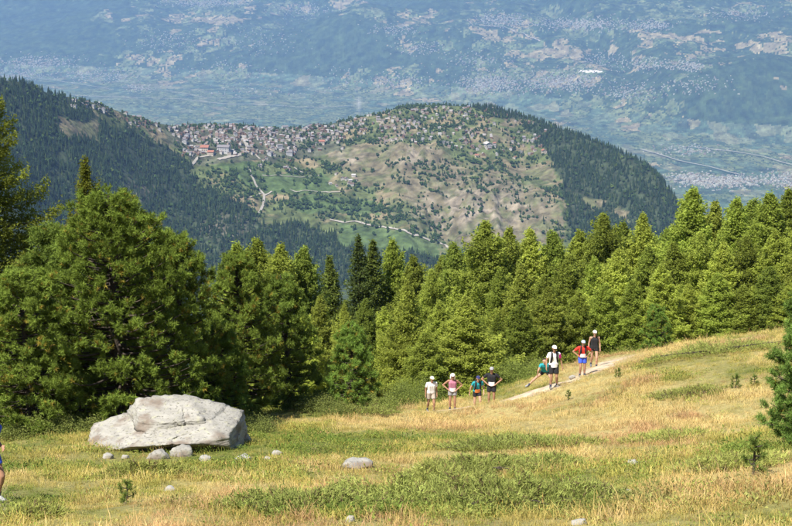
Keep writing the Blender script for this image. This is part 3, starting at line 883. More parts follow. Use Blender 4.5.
# ================================================================== TREES CLOSE BY
M_bark = mat_plain('rough grey brown bark', (0.06, 0.047, 0.037), 0.95, 0.4, 14.0, 0.8)
M_larch = mat_leaf('soft larch needles', trans=0.48, rand=0.27)
M_pine = mat_leaf('stone pine needles', trans=0.28, gloss=0.0, rand=0.10)
M_juniper = mat_leaf('juniper needles', trans=0.3)
M_shrub = mat_leaf('shrub leaves', trans=0.4)

def tube_np(pts, rad, sides=6):
    """tapered tube through points"""
    pts = np.asarray(pts, float); n = len(pts)
    T = np.gradient(pts, axis=0); T /= np.linalg.norm(T, axis=1)[:, None] + 1e-9
    ref = np.where(np.abs(T[:, 2:3]) > 0.9, np.array([[1.0, 0, 0]]), np.array([[0, 0, 1.0]]))
    A = np.cross(T, ref); A /= np.linalg.norm(A, axis=1)[:, None] + 1e-9
    B = np.cross(T, A)
    ang = np.linspace(0, 2 * math.pi, sides, endpoint=False)
    V = pts[:, None] + np.asarray(rad)[:, None, None] * (np.cos(ang)[None, :, None] * A[:, None] + np.sin(ang)[None, :, None] * B[:, None])
    i = np.arange(n - 1)[:, None] * sides; j = np.arange(sides)[None]
    jn = (j + 1) % sides
    Fc = np.stack([i + j, i + jn, i + sides + jn, i + sides + j], -1).reshape(-1, 4)
    return V.reshape(-1, 3), Fc

def unit(a): return a / (np.linalg.norm(a, axis=-1, keepdims=True) + 1e-9)

def blades(P, D, L, W, r, spread=0.5):
    """one thin triangle for each row: root P, direction D (jittered), length L, width W"""
    n = len(P)
    D = unit(D + spread * r.normal(size=(n, 3)))
    S = unit(np.cross(D, r.normal(size=(n, 3))))
    a = P - S * (W * 0.5)[:, None]; b = P + S * (W * 0.5)[:, None]
    c_ = P + D * L[:, None]
    V = np.stack([a, b, c_], 1).reshape(-1, 3)
    return V, np.arange(3 * n).reshape(-1, 3)

def leaf_quads(P, D, L, W, r):
    n = len(P)
    D = unit(D); S = unit(np.cross(D, r.normal(size=(n, 3))))
    m_ = P + D * (L * 0.45)[:, None]
    V = np.stack([P, m_ - S * (W * .5)[:, None], P + D * L[:, None], m_ + S * (W * .5)[:, None]], 1).reshape(-1, 3)
    return V, np.arange(4 * n).reshape(-1, 4)

def make_larch(seed, H=10.0, R=1.75, nb=150, dense=1.0, base=0.05, col=(0.118, 0.158, 0.030), loose=1.0, tuft=0.105, ex=0.8, reps=2):
    """returns trunk mesh, branch mesh, crown mesh"""
    r = np.random.default_rng(seed)
    z = np.linspace(-0.4, H, 14)
    lean = 0.12 * noise2(z * 0.25 + seed, z * 0 + 1.5)
    axis = np.stack([lean, 0.12 * noise2(z * 0.25, z * 0 + seed + 3.3), z], -1)
    rad = 0.018 * H * np.clip(1 - z / H, 0.03, 1) ** 0.85 + 0.012
    tv, tf = tube_np(axis, rad, 8)
    trunk = np_mesh('trunk', tv, tf, None, True, M_bark)
    bparts, PP, DD, CC = [], [], [], []
    ph = r.uniform(0, 6.28)
    for i in range(nb):
        h = base + (0.985 - base) * ((i + r.uniform(0, 1)) / nb)
        ph += 2.399 + r.uniform(-0.4, 0.4)
        prof = (1 - h) ** ex * (0.70 + 0.30 * min(1, (h - base + 0.02) / 0.16))
        prof *= 0.35 + 0.65 * min(1.0, (1 - h) / 0.14)
        L = R * prof * r.uniform(0.5, 1.2) * (1 + 0.22 * math.sin(3 * ph + seed) * math.sin(9 * h + seed)) + 0.05
        if r.uniform() < 0.10: L *= 1.35
        zz = h * H
        o = np.array([np.interp(zz, z, axis[:, 0]), np.interp(zz, z, axis[:, 1]), zz])
        out = np.array([math.cos(ph), math.sin(ph), 0])
        el0 = np.interp(h, [0, 0.3, 0.7, 1], [-0.12, 0.05, 0.35, 1.0]) + r.normal() * 0.10
        s = np.linspace(0, 1, 7)
        droop = -0.28 * loose * s ** 1.6 * (1 - h * 0.8) + 0.22 * s ** 4
        path = o + out * (L * s)[:, None] + np.array([0, 0, 1.0]) * (L * (math.tan(el0) * s * 0.8 + droop))[:, None]
        bv, bf = tube_np(path, np.linspace(0.014 + 0.010 * L, 0.003, 7), 3)
        bparts.append((bv, bf))
        nt = int((20 + 105 * L ** 1.35) * dense)
        q = r.uniform(0.12, 1.0, nt) ** 0.8
        side = np.cross(out, [0, 0, 1.0])
        sw = (0.05 + 0.36 * L * (1 - np.abs(q - 0.45) * 1.2)) * r.normal(size=nt) * 0.55
        hang = -np.abs(r.normal(size=nt)) * 0.19 * loose * L ** .5 + np.abs(r.normal(size=nt)) * 0.12
        p = np.stack([np.interp(q, s, path[:, k_]) for k_ in range(3)], -1) + side * sw[:, None] - out * (np.abs(sw) * 0.35)[:, None]
        p[:, 2] += hang
        d = out * 0.7 + side * np.sign(sw)[:, None] * 0.6 + np.array([0, 0, -0.1])
        PP.append(p); DD.append(np.broadcast_to(d, p.shape) if d.ndim == 1 else d)
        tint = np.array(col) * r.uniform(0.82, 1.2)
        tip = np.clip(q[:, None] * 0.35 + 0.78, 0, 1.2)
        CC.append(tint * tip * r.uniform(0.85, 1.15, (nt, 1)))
    P = np.vstack(PP); D = np.vstack(DD); C = np.vstack(CC)
    P = np.repeat(P, reps, 0) + r.normal(size=(len(P) * reps, 3)) * 0.03; D = np.repeat(D, reps, 0); C = np.repeat(C, reps, 0)
    n_ = len(P)
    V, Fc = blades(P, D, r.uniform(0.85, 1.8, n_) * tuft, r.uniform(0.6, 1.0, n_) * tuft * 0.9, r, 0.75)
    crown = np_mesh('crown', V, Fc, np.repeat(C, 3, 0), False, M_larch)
    bv, bf = join(bparts)
    return trunk, np_mesh('branches', bv, bf, None, True, M_bark), crown

def make_pine(seed, H=7.5, R=2.6, nl=95, shoots=42, col=(0.040, 0.072, 0.017), nlen=0.135, nper=21, fullness=0.75, lobe=0.34, yellow=0.06, dome=0.55, nwid=0.020):
    """stone pine: a domed crown of bushy lobes, each a fan of bottle-brush shoots"""
    r = np.random.default_rng(seed)
    z = np.linspace(-0.4, H * 0.95, 12)
    axis = np.stack([0.25 * noise2(z * 0.2 + seed, z * 0 + 1.5), 0.25 * noise2(z * 0.2, z * 0 + seed + 3.3), z], -1)
    tv, tf = tube_np(axis, 0.026 * H * np.clip(1 - z / H, 0.05, 1) ** 0.8 + 0.01, 8)
    trunk = np_mesh('trunk', tv, tf, None, True, M_bark)
    bparts, SP_, SD, SC = [], [], [], []
    ph = r.uniform(0, 6.28)
    for i in range(nl):
        h = 0.06 + 0.93 * (i + r.uniform(0, 1)) / nl
        ph += 2.399 + r.uniform(-0.5, 0.5)
        prof = max(0.04, 1 - h ** (1 + 1.6 * dome)) ** 0.62 * (0.75 + 0.25 * min(1, h / 0.2))
        Lb = R * prof * r.uniform(0.74, 1.10)
        reach = Lb * r.uniform(fullness, 1.0)
        zz = h * H * 0.93
        o = np.array([np.interp(zz, z, axis[:, 0]), np.interp(zz, z, axis[:, 1]), zz])
        out = np.array([math.cos(ph), math.sin(ph), 0])
        rise = np.interp(h, [0, 0.5, 1], [-0.05, 0.18, 0.5])
        s = np.linspace(0, 1, 6)
        path = o + out * (reach * s)[:, None] + np.array([0, 0, 1.0]) * (reach * rise * s + 0.22 * reach * s ** 3 - 0.12 * reach * s)[:, None]
        bv, bf = tube_np(path, np.linspace(0.02 + 0.014 * Lb, 0.006, 6), 4)
        bparts.append((bv, bf))
        side = np.cross(out, [0, 0, 1.0])
        # bushy lobes along the outer half of the branch, each a fan of upswept shoots
        nlobe = max(1, int(round(shoots / 13 * (0.45 + 0.6 * prof))))
        pl_, dl_ = [], []
        for j in range(nlobe):
            q = 1.0 if j == 0 else r.uniform(0.22, 0.98)
            cen = np.array([np.interp(q, s, path[:, k_]) for k_ in range(3)]) + side * (r.normal() * lobe * 1.15 * prof * (1.15 - 0.5 * q)) + np.array([0, 0, r.uniform(-0.2, 0.35) * lobe])
            ns_ = int(r.integers(11, 17))
            ax = unit(out * r.uniform(0.45, 0.9) + side * r.normal() * 0.4 + np.array([0, 0, r.uniform(0.35, 0.9)]))
            off = unit(r.normal(size=(ns_, 3)) * 0.75 + ax)
            pl_.append(cen + off * (lobe * r.uniform(0.25, 0.85, (ns_, 1))) * np.array([1, 1, 0.75]))
            dl_.append(unit(off * 0.9 + ax * 0.5 + np.array([0, 0, 0.25])))
        p = np.vstack(pl_); n_s = len(p)
        SP_.append(p); SD.append(np.vstack(dl_))
        tint = np.array(col) * r.uniform(0.8, 1.25)
        c_ = np.tile(tint, (n_s, 1)) * r.uniform(0.8, 1.25, (n_s, 1))
        ye = r.uniform(size=n_s) < yellow * (2.0 if r.uniform() < 0.3 else 0.5)
        c_[ye] = np.array([0.34, 0.27, 0.05]) * r.uniform(0.6, 1.1, (ye.sum(), 1))
        SC.append(c_)
    P = np.vstack(SP_); D = np.vstack(SD); C = np.vstack(SC)
    n_ = len(P)
    rep = np.repeat(np.arange(n_), nper)
    along = r.uniform(-0.14, 0.07, len(rep))
    Pn = P[rep] + D[rep] * along[:, None]
    rd = r.normal(size=(len(rep), 3)); rd -= (rd * D[rep]).sum(1, keepdims=True) * D[rep]; rd = unit(rd)
    Dn = D[rep] * 0.65 + rd * 0.85
    V, Fc = blades(Pn, Dn, nlen * r.uniform(0.75, 1.2, len(rep)), nwid * r.uniform(0.7, 1.3, len(rep)), r, 0.12)
    Cn = C[rep] * r.uniform(0.85, 1.15, (len(rep), 1))
    crown = np_mesh('crown', V, Fc, np.repeat(Cn, 3, 0), False, M_pine)
    bv, bf = join(bparts)
    return trunk, np_mesh('branches', bv, bf, None, True, M_bark), crown

def make_bush(seed, H=1.6, R=1.2, n=9000, col=(0.21, 0.255, 0.06), leaf=0.07, mat=None):
    """leafy shrub: stems and small leaves in uneven clumps"""
    r = np.random.default_rng(seed)
    stems, P = [], []
    ns = 26
    for i in range(ns):
        a = r.uniform(0, 6.28); e = r.uniform(0.2, 1.0)
        tip = np.array([math.cos(a) * R * e, math.sin(a) * R * e, H * r.uniform(0.55, 1.0) * (1 - 0.5 * e ** 2)])
        s = np.linspace(0, 1, 5)[:, None]
        path = tip * s + np.array([0, 0, 0.25 * H]) * (s * (1 - s)) - np.array([0, 0, 0.1]) * (1 - s)
        stems.append(tube_np(path, np.linspace(0.02, 0.004, 5), 3))
        k_ = n // ns
        q = r.uniform(0.25, 1.05, k_)
        P.append(np.stack([np.interp(q, s[:, 0], path[:, j]) for j in range(3)], -1) + r.normal(size=(k_, 3)) * 0.14 * R)
    P = np.vstack(P); P[:, 2] = np.maximum(P[:, 2], 0.02)
    V, Fc = leaf_quads(P, r.normal(size=P.shape) + np.array([0, 0, .4]), leaf * r.uniform(.6, 1.3, len(P)), leaf * 0.5 * r.uniform(.7, 1.2, len(P)), r)
    C = np.array(col) * r.uniform(0.75, 1.3, (len(P), 1))
    leafm = np_mesh('foliage', V, Fc, np.repeat(C, 4, 0), False, mat or M_shrub)
    bv, bf = join(stems)
    return np_mesh('stems', bv, bf, None, True, M_bark), leafm

def plant_tree(name, meshes, pos, label, group, scale, rz, cat='tree', part_names=('trunk', 'branches', 'crown')):
    e = link(name, None, loc=pos, label=label, cat=cat, group=group)
    e.rotation_euler = (0, 0, rz)
    e.scale = scale
    for me, nm in zip(meshes, part_names):
        link(nm, me, e)
    return e

LARCH = [make_larch(21 + i, 10.0, R_, nb_, 0.62, b_, c_, lo, 0.098, ex_, 3) for i, (R_, nb_, b_, c_, lo, ex_) in enumerate([
    (2.75, 400, 0.03, (0.305, 0.355, 0.064), 1.0, 0.78), (2.4, 370, 0.05, (0.265, 0.325, 0.058), 1.2, 0.68), (3.0, 400, 0.02, (0.340, 0.385, 0.072), 0.9, 0.92),
    (2.2, 350, 0.06, (0.23, 0.29, 0.055), 1.3, 0.62), (2.6, 380, 0.04, (0.280, 0.330, 0.060), 1.4, 0.72)])]
LARCH_THIN = [make_larch(41, 10.0, 1.7, 150, 0.7, 0.10, (0.175, 0.22, 0.048), 1.4, 0.11), make_larch(42, 10.0, 1.5, 130, 0.7, 0.12, (0.105, 0.14, 0.04), 1.3, 0.11)]

def tree_at(u, t, vtop):
    """ground point of a tree in column u at t metres, and the height that carries its top to the row vtop"""
    p = at_depth(u, t)
    b = (263.0 - vtop) / F
    ztop = p.y * (-SP + b * CP) / (CP + b * SP)
    return p, ztop - p.z

ROWNAME = {'back': 'tall larch on the forest skyline', 'mid': 'yellow green larch in mid forest', 'front': 'pale young larch at the forest edge'}
TREES = [  # (u, t, v of the top, row, variant, width factor, phrase)
    (392, 118, 240, 'back', 1, .9, 'above the white-shirted hiker'), (414, 112, 247, 'back', 0, 1, 'above the hiker in the mauve singlet'),
    (452, 116, 242, 'back', 3, 1, 'just left of the taller pair over the trail'), (466, 122, 243, 'back', 1, .9, 'close behind the pair over the trail'), (484, 112, 226, 'back', 4, 1.05, 'left of the pair over the trail'), (506, 114, 229, 'back', 0, 1, 'right of the pair over the trail'),
    (527, 118, 224, 'back', 1, 1.05, 'over the stretching hiker, left'), (549, 118, 229, 'back', 3, 1, 'straight over the white-capped walker in white'), (577, 116, 222, 'back', 0, 1, 'straight over the red-shirted hiker'), (600, 112, 215, 'back', 4, 1.05, 'with a pointed top right of the hill foot'),
    (618, 120, 222, 'back', 1, 1, 'filling the gap right of the pointed top'), (637, 112, 218, 'back', 2, 1, 'just left of where the hill meets the forest'), (661, 118, 222, 'back', 3, 1, 'just right of where the hill meets the forest'), (684, 108, 193, 'back', 1, 1.1, 'with a sharp top clear of its neighbours'),
    (706, 114, 206, 'back', 0, 1.05, 'right of the sharpest top'), (727, 110, 199, 'back', 4, 1.05, 'between sharpest top and right-edge pair'), (744, 118, 204, 'back', 3, 1, 'dipping between two taller tops near the right edge'), (760, 108, 186, 'back', 1, 1.15, 'highest top near the right edge'), (778, 110, 189, 'back', 2, 1.1, 'second highest near the right edge'), (798, 106, 188, 'back', 0, 1.1, 'cut by the right edge of the photo'), (820, 104, 185, 'back', 4, 1.1, 'beyond the right edge'),
    (432, 104, 268, 'mid', 4, 1, 'above the first two hikers'), (498, 102, 268, 'mid', 1, 1, 'above the hiker in the black shirt'), (520, 100, 262, 'mid', 2, 1, 'right of the hiker in the black shirt'), (541, 98, 268, 'mid', 0, 1.05, 'above the stretching hiker'),
    (566, 101, 255, 'mid', 4, 1.05, 'between white walker and red shirt'), (590, 99, 250, 'mid', 0, 1.05, 'above the two upper hikers'), (614, 98, 248, 'mid', 2, 1.05, 'right above the end of the trail'), (644, 100, 244, 'mid', 1, 1, 'above the young blue green pine'), (668, 98, 240, 'mid', 4, 1.05, 'right above the young blue green pine'),
    (695, 98, 234, 'mid', 0, 1.05, 'below the sharpest skyline top'), (716, 96, 238, 'mid', 2, 1.05, 'between sharp top and right edge'), (740, 97, 230, 'mid', 4, 1.05, 'below the dip near the right edge'), (768, 96, 228, 'mid', 0, 1.1, 'behind the right-hand pine'), (793, 94, 232, 'mid', 2, 1.1, 'at the right edge behind the pine'),
    (407, 86, 280, 'front', 2, 1.0, 'left of the broad bright one'), (465, 82, 290, 'front', 2, 1.25, 'the broad bright cone above the teal-shirted hiker'), (440, 92, 300, 'front', 0, .95, 'between the two bright cones over the hikers'), (496, 84, 312, 'front', 1, .8, 'slim one right of the broad bright cone'), (520, 86, 300, 'front', 4, 1, 'left of the stretching hiker'),
    (546, 88, 283, 'front', 2, 1.05, 'behind the walker in white'), (575, 89, 290, 'front', 0, 1.05, 'behind the red-shirted hiker'), (602, 90, 285, 'front', 1, 1, 'right behind the two upper hikers'), (628, 90, 275, 'front', 4, 1.05, 'at the end of the trail'), (657, 90, 268, 'front', 0, 1.1, 'behind the young blue green pine'),
    (684, 91, 285, 'front', 2, 1, 'in the middle of the right meadow edge'), (712, 91, 275, 'front', 1, 1.1, 'with dark low boughs on the right meadow edge'), (738, 91, 285, 'front', 4, 1.05, 'at the right meadow edge left of the pine'), (764, 91, 268, 'front', 0, 1.05, 'at the right meadow edge touching the pine'), (788, 90, 282, 'front', 2, 1, 'at the right meadow edge behind the pine'),
    (384, 92, 305, 'front', 4, .9, 'left of the hikers over the shrubs'), (425, 80, 330, 'front', 1, .8, 'low one behind the white-shirted hiker'),
]
for i, (u, t, vt, row, var, wf, phrase) in enumerate(TREES):
    p, h = tree_at(u, t, vt)
    s = h / 10.0
    var = int(rng.integers(0, 5)) if rng.uniform() < 0.3 else var
    h *= rng.uniform(0.93, 1.03); s = h / 10.0
    w = max(s, 0.62) * wf * rng.uniform(0.9, 1.25)
    plant_tree('larch_tree', LARCH[var], p, (ROWNAME[row] + ' ' + phrase), 'larches of the forest', (w, w, s), rng.uniform(0, 6.28))
# deeper rows that close the gaps between the front trees
for i, (u, t, vt) in enumerate([(u, rng.uniform(122, 134), 250 - max(0, u - 600) * 0.22 + rng.uniform(-6, 8)) for u in range(440, 830, 19)]):
    p, h = tree_at(u, t, vt)
    s = h / 10.0
    plant_tree('larch_tree', LARCH[i % 5], p, 'larch half hidden behind the skyline one ' + min((T for T in TREES if T[3] == 'back'), key=lambda T: abs(T[0] - u))[6], 'larches deep in the forest', (s * .9, s * .9, s), rng.uniform(0, 6.28))
# thinner, darker ones around the gap
for u, t, vt, var, lab in [(358, 112, 237, 1, 'dark thin spruce-like larch right of the gap in the trees'), (372, 116, 240, 0, 'second thin dark larch right of the gap in the trees'), (331, 102, 256, 0, 'thin olive larch left of the gap in the trees'), (345, 108, 300, 0, 'low larch standing in the gap between the trees')]:
    p, h = tree_at(u, t, vt)
    plant_tree('larch_tree', LARCH_THIN[var], p, lab, 'larches beside the gap', (h / 10 * 1.15, h / 10 * 1.15, h / 10), rng.uniform(0, 6.28))
for u, t, vt, var, wf, lab in [(262, 96, 240, 4, 1.1, 'round topped larch over the pines left of the gap'), (283, 92, 246, 0, 1.1, 'larch just right of the round topped one'), (305, 94, 249, 3, 1.1, 'larch between the pines and the gap'), (240, 98, 245, 1, 1.1, 'larch behind the dark pines, left of the round topped one'), (321, 88, 296, 2, 1.1, 'pale bushy larch above the young yellow-flecked pine'), (300, 84, 300, 0, 1.0, 'pale larch between dark pine and young pine'), (345, 86, 305, 2, .9, 'pale larch just right of the young yellow-flecked pine'), (366, 92, 300, 3, 1, 'shaded larch under the thin dark ones')]:
    p, h = tree_at(u, t, vt)
    w = h / 10 * wf
    plant_tree('larch_tree', LARCH[var], p, lab, 'larches beside the gap', (w, w, h / 10), rng.uniform(0, 6.28))

# the big larch cut by the left edge, with long sweeping boughs
p, h = tree_at(2, 53, 84)
plant_tree('larch_tree', make_larch(77, h, 4.0, 150, 1.5, 0.10, (0.16, 0.185, 0.03), 0.7, 0.07), p, 'tall larch with sweeping boughs cut by the left edge of the photo', 'larches on the left', (1, 1, 1), 0.4)
p, h = tree_at(93, 49, 160)
plant_tree('larch_tree', make_larch(78, h, 1.5, 100, 1.6, 0.3, (0.15, 0.165, 0.026), 0.8, 0.062), p, 'larch whose yellow green tip shows over the big pine', 'larches on the left', (1, 1, 1), 1.4)

# stone pines on the left
PINE_BIG = make_pine(5, 8.6, 3.5, 200, 50, col=(0.165, 0.225, 0.038), yellow=0.04, nwid=0.0225)
PINE_MID = make_pine(6, 7.0, 2.4, 150, 48, col=(0.175, 0.235, 0.042), yellow=0.05, nwid=0.0225)
PINE_SLIM = make_pine(8, 7.0, 1.9, 130, 44, col=(0.155, 0.215, 0.041), yellow=0.035, dome=0.3, nwid=0.0225)
PINE_NEAR = make_pine(19, 4.8, 1.15, 130, 36, col=(0.15, 0.235, 0.05), yellow=0.02, dome=0.2, lobe=0.21, nper=20, nlen=0.10, nwid=0.015)
PINE_YOUNG = make_pine(9, 4.0, 1.35, 90, 32, col=(0.165, 0.255, 0.048), yellow=0.09, dome=0.15, lobe=0.24)
for u, t, vt, meshes, h0, wf, lab, rz in [
    (118, 46, 182, PINE_BIG, 8.6, 1.0, 'big domed stone pine over the boulder on the left', 0.7),
    (128, 50, 204, PINE_MID, 7.0, 1.0, 'stone pine hidden close behind the big domed one', 5.5),
    (88, 49, 222, PINE_SLIM, 7.0, 1.2, 'stone pine half hidden left behind the big domed one', 2.9),
    (30, 44, 262, PINE_MID, 7.0, 1.05, 'broad lower stone pine at the left edge', 2.1),
    (178, 50, 226, PINE_MID, 7.0, 0.8, 'stone pine at the right shoulder of the big domed one', 4.0),
    (62, 50, 215, PINE_SLIM, 7.0, 1.15, 'stone pine behind the left shoulder of the big domed one', 1.0),
    (240, 55, 246, PINE_MID, 7.0, 0.85, 'dark stone pine right of the boulder with low boughs', 3.3),
    (284, 58, 268, PINE_SLIM, 7.0, 1.0, 'stone pine between the dark one and the young one', 5.2),
    (222, 51, 318, PINE_YOUNG, 4.0, 1.0, 'stone pine straight behind the right end of the boulder', 0.3),
    (350, 58, 320, PINE_YOUNG, 4.0, 1.0, 'young stone pine flecked with yellow in the middle', 1.2),
        (-35, 47, 240, PINE_BIG, 8.6, 0.9, 'stone pine mostly outside the left edge', 3.0),
    (652, 84, 303, PINE_YOUNG, 4.0, 1.0, 'young blue green pine at the forest edge on the right', 2.2),
    (806, 30.5, 258, PINE_NEAR, 4.8, 0.95, 'near stone pine cut by the right edge of the photo', 0.5),
]:
    p, h = tree_at(u, t, vt)
    s = h / h0
    plant_tree('stone_pine', meshes, p, lab, 'stone pines', (s * wf, s * wf, s), rz)

# leafy shrubs along the foot of the trees
BUSH = [make_bush(61, 1.5, 1.3), make_bush(62, 1.1, 1.2, 8000, (0.24, 0.28, 0.07)), make_bush(63, 0.8, 1.1, 7000, (0.19, 0.22, 0.06))]
for u, t, var, s, lab in [(398, 74, 0, 1.2, 'leafy green shrub left of the first hiker under the larches'), (378, 70, 1, 1.1, 'low leafy shrub right of the young yellow-flecked pine'), (418, 78, 0, 1.3, 'leafy shrub behind the white-shirted hiker'), (320, 56, 2, 1.0, 'low leafy shrub left of the young yellow-flecked pine'),
                          (300, 58, 1, .9, 'pale leafy shrub under the pines near the middle'), (520, 80, 0, 1.2, 'leafy shrub behind the hiker in the black shirt'), (545, 82, 1, 1.2, 'leafy shrub behind the stretching hiker'), (625, 86, 1, 1.1, 'leafy shrub at the far end of the trail'), (690, 88, 2, 1.3, 'low leafy shrub on the right meadow edge'), (748, 90, 2, 1.4, 'low leafy shrub left of the right-hand pine'),
                          (28, 42.5, 2, 1.0, 'low leafy shrub under the left-edge pine'), (75, 43, 2, .9, 'low leafy shrub under the big pine left of the boulder'), (255, 47, 2, .8, 'dark low shrub beside the right end of the boulder'), (335, 55, 2, 0.8, 'low twiggy shrub in front of the young yellow-flecked pine'), (460, 84, 1, 1.0, 'leafy shrub behind the hiker in the mauve singlet')]:
    p = at_depth(u, t)
    plant_tree('leafy_shrub', BUSH[var], p, lab, 'leafy shrubs under the trees', (s * .9, s * .9, s * .75), rng.uniform(0, 6.28), 'shrub', ('stems', 'foliage'))

# ================================================================== JUNIPER MATS
def make_juniper(seed, rx, ry, h, n, col=(0.075, 0.115, 0.035)):
    """sprawling juniper: woody runners and many short upswept sprays over an uneven cushion"""
    r = np.random.default_rng(seed)
    a = r.uniform(0, 6.28, n); q = np.sqrt(r.uniform(0, 1, n))
    edge_ = 0.92 + 0.42 * noise2(np.cos(a) * 1.7 + seed, np.sin(a) * 1.7)
    x = np.cos(a) * q * rx * edge_; y = np.sin(a) * q * ry * edge_
    lump = 0.62 + 0.95 * fbm(x * 1.7 + seed, y * 1.7, 3)
    top = h * np.clip(1 - q ** 2.2, 0.08, 1) * np.clip(lump, 0.06, 1.8) * 0.9
    f = r.uniform(0, 1, n) ** 0.30
    P = np.stack([x, y, top * f], -1)
    out = np.stack([np.cos(a) * q, np.sin(a) * q, np.full(n, 0.75)], -1) + 0.45 * r.normal(size=(n, 3))
    D = unit(out)
    per = 7
    rep = np.repeat(np.arange(n), per)
    Pn = P[rep] + D[rep] * r.uniform(-0.05, 0.13, len(rep))[:, None]
    V, Fc = blades(Pn, D[rep], r.uniform(0.05, 0.11, len(rep)), r.uniform(0.010, 0.020, len(rep)), r, 0.5)
    C = np.array(col) * r.uniform(0.75, 1.3, (n, 1))
    C = np.where((r.uniform(size=n) < 0.12)[:, None], np.array([0.30, 0.31, 0.09]), C)
    C = np.where((r.uniform(size=n) < 0.10)[:, None], np.array([0.16, 0.11, 0.065]), C)
    fol = np_mesh('foliage', V, Fc, np.repeat(C[rep] * r.uniform(.85, 1.15, (len(rep), 1)), 3, 0), False, M_juniper)
    st = []
    for i in range(40):
        b = r.uniform(0, 6.28); L = r.uniform(0.5, 1.0)
        s = np.linspace(0, 1, 5)[:, None]
        path = np.array([math.cos(b) * rx * L, math.sin(b) * ry * L, 0.3 * h]) * s + np.array([0, 0, 0.35 * h]) * (s * (1 - s)) * 2
        st.append(tube_np(path, np.linspace(0.022, 0.006, 5), 4))
    bv, bf = join(st)
    return np_mesh('stems', bv, bf, None, True, M_bark), fol
def slope_rot(x, y):
    e = 0.6
    gx = float(ground(x + e, y) - ground(x - e, y)) / (2 * e); gy = float(ground(x, y + e) - ground(x, y - e)) / (2 * e)
    return Vector((0, 0, 1)).rotation_difference(Vector((-gx, -gy, 1)).normalized()).to_euler()
SHRUB_SPOTS = []
for u, v, rx, ry, h, n_, lab in [
    (400, 508, 1.3, 1.0, .44, 4300, 'big sprawling juniper low in the middle of the meadow'), (500, 506, 1.35, 1.2, .44, 4600, 'sprawling juniper joined to the right of the biggest one'), (310, 512, 1.2, .95, .32, 3000, 'juniper patch left of the biggest one'), (570, 503, 0.9, .8, .30, 2200, 'small juniper at the right end of the low mats'),
    (480, 472, 1.4, 1.2, .34, 3400, 'juniper mat up the slope behind the biggest one'), (540, 470, 1.0, 1.4, .26, 2400, 'thin juniper mat right of the one up the slope'), (500, 446, 1.5, 1.4, .22, 2500, 'yellowish juniper mat under the trail'), (140, 478, 1.0, .7, .30, 2000, 'dark juniper tuft below the boulder'),
    (45, 436, 1.5, 1.2, .35, 2600, 'juniper mat left of the boulder under the pines'), (395, 404, 2.2, 1.6, .5, 3600, 'juniper mat beside the first hiker'), (350, 412, 1.6, 1.2, .42, 2600, 'juniper mat in front of the young yellow-flecked pine'), (640, 350, 3.2, 2.0, .6, 3000, 'juniper strip along the forest edge over the trail'),
    (715, 354, 2.6, 1.5, .5, 2400, 'juniper strip in the upper right meadow'), (665, 440, 1.3, 1.0, .2, 1600, 'thin juniper in the right meadow'), (725, 470, 1.0, .9, .2, 1600, 'low green mat below the right-hand pine'), (440, 486, 0.9, .8, .36, 1900, 'juniper between the biggest one and the mat up the slope'), (28, 520, .5, .4, .2, 700, 'grassy hummock tuft at the lower left corner'), (690, 395, 1.4, 1.0, .22, 1400, 'juniper streak left of the pine seedling'), (560, 446, 1.2, 1.2, .2, 1500, 'thin juniper under the walker in white')]:
    p = hit_ground(u, v)
    SHRUB_SPOTS.append((p.x, p.y, rx, ry))
    e = plant_tree('juniper_shrub', make_juniper(100 + int(u + v), rx, ry, h, n_, (0.33, 0.37, 0.10) if n_ > 2100 else (0.35, 0.37, 0.10)), (p.x, p.y, float(ground(p.x, p.y))), lab, 'juniper mats', (1, 1, 1), 0, 'shrub', ('stems', 'foliage'))
    e.rotation_euler = slope_rot(p.x, p.y)
# pine seedlings in the meadow
SEED = make_pine(15, 0.8, 0.36, 12, 4, nlen=0.10, nper=9, lobe=0.06, yellow=0.02, nwid=0.012, col=(0.13, 0.18, 0.04), dome=0.1)
for u, v, s, lab in [(615, 379, .5, 'tiny pine seedling right of the trail'), (731, 390, .6, 'bushy pine seedling in the right meadow'), (570, 401, .4, 'tiny pine seedling below the walker in white'), (120, 506, .55, 'thin pine seedling low on the left'), (765, 476, .8, 'pale upright seedling below the right-hand pine'), (755, 386, .45, 'small seedling right of the bushy pine seedling')]:
    p = hit_ground(u, v)
    plant_tree('pine_seedling', SEED, (p.x, p.y, float(ground(p.x, p.y))), lab, 'pine seedlings in the meadow', (s * 1.1, s * 1.1, s), rng.uniform(0, 6.28), 'seedling')

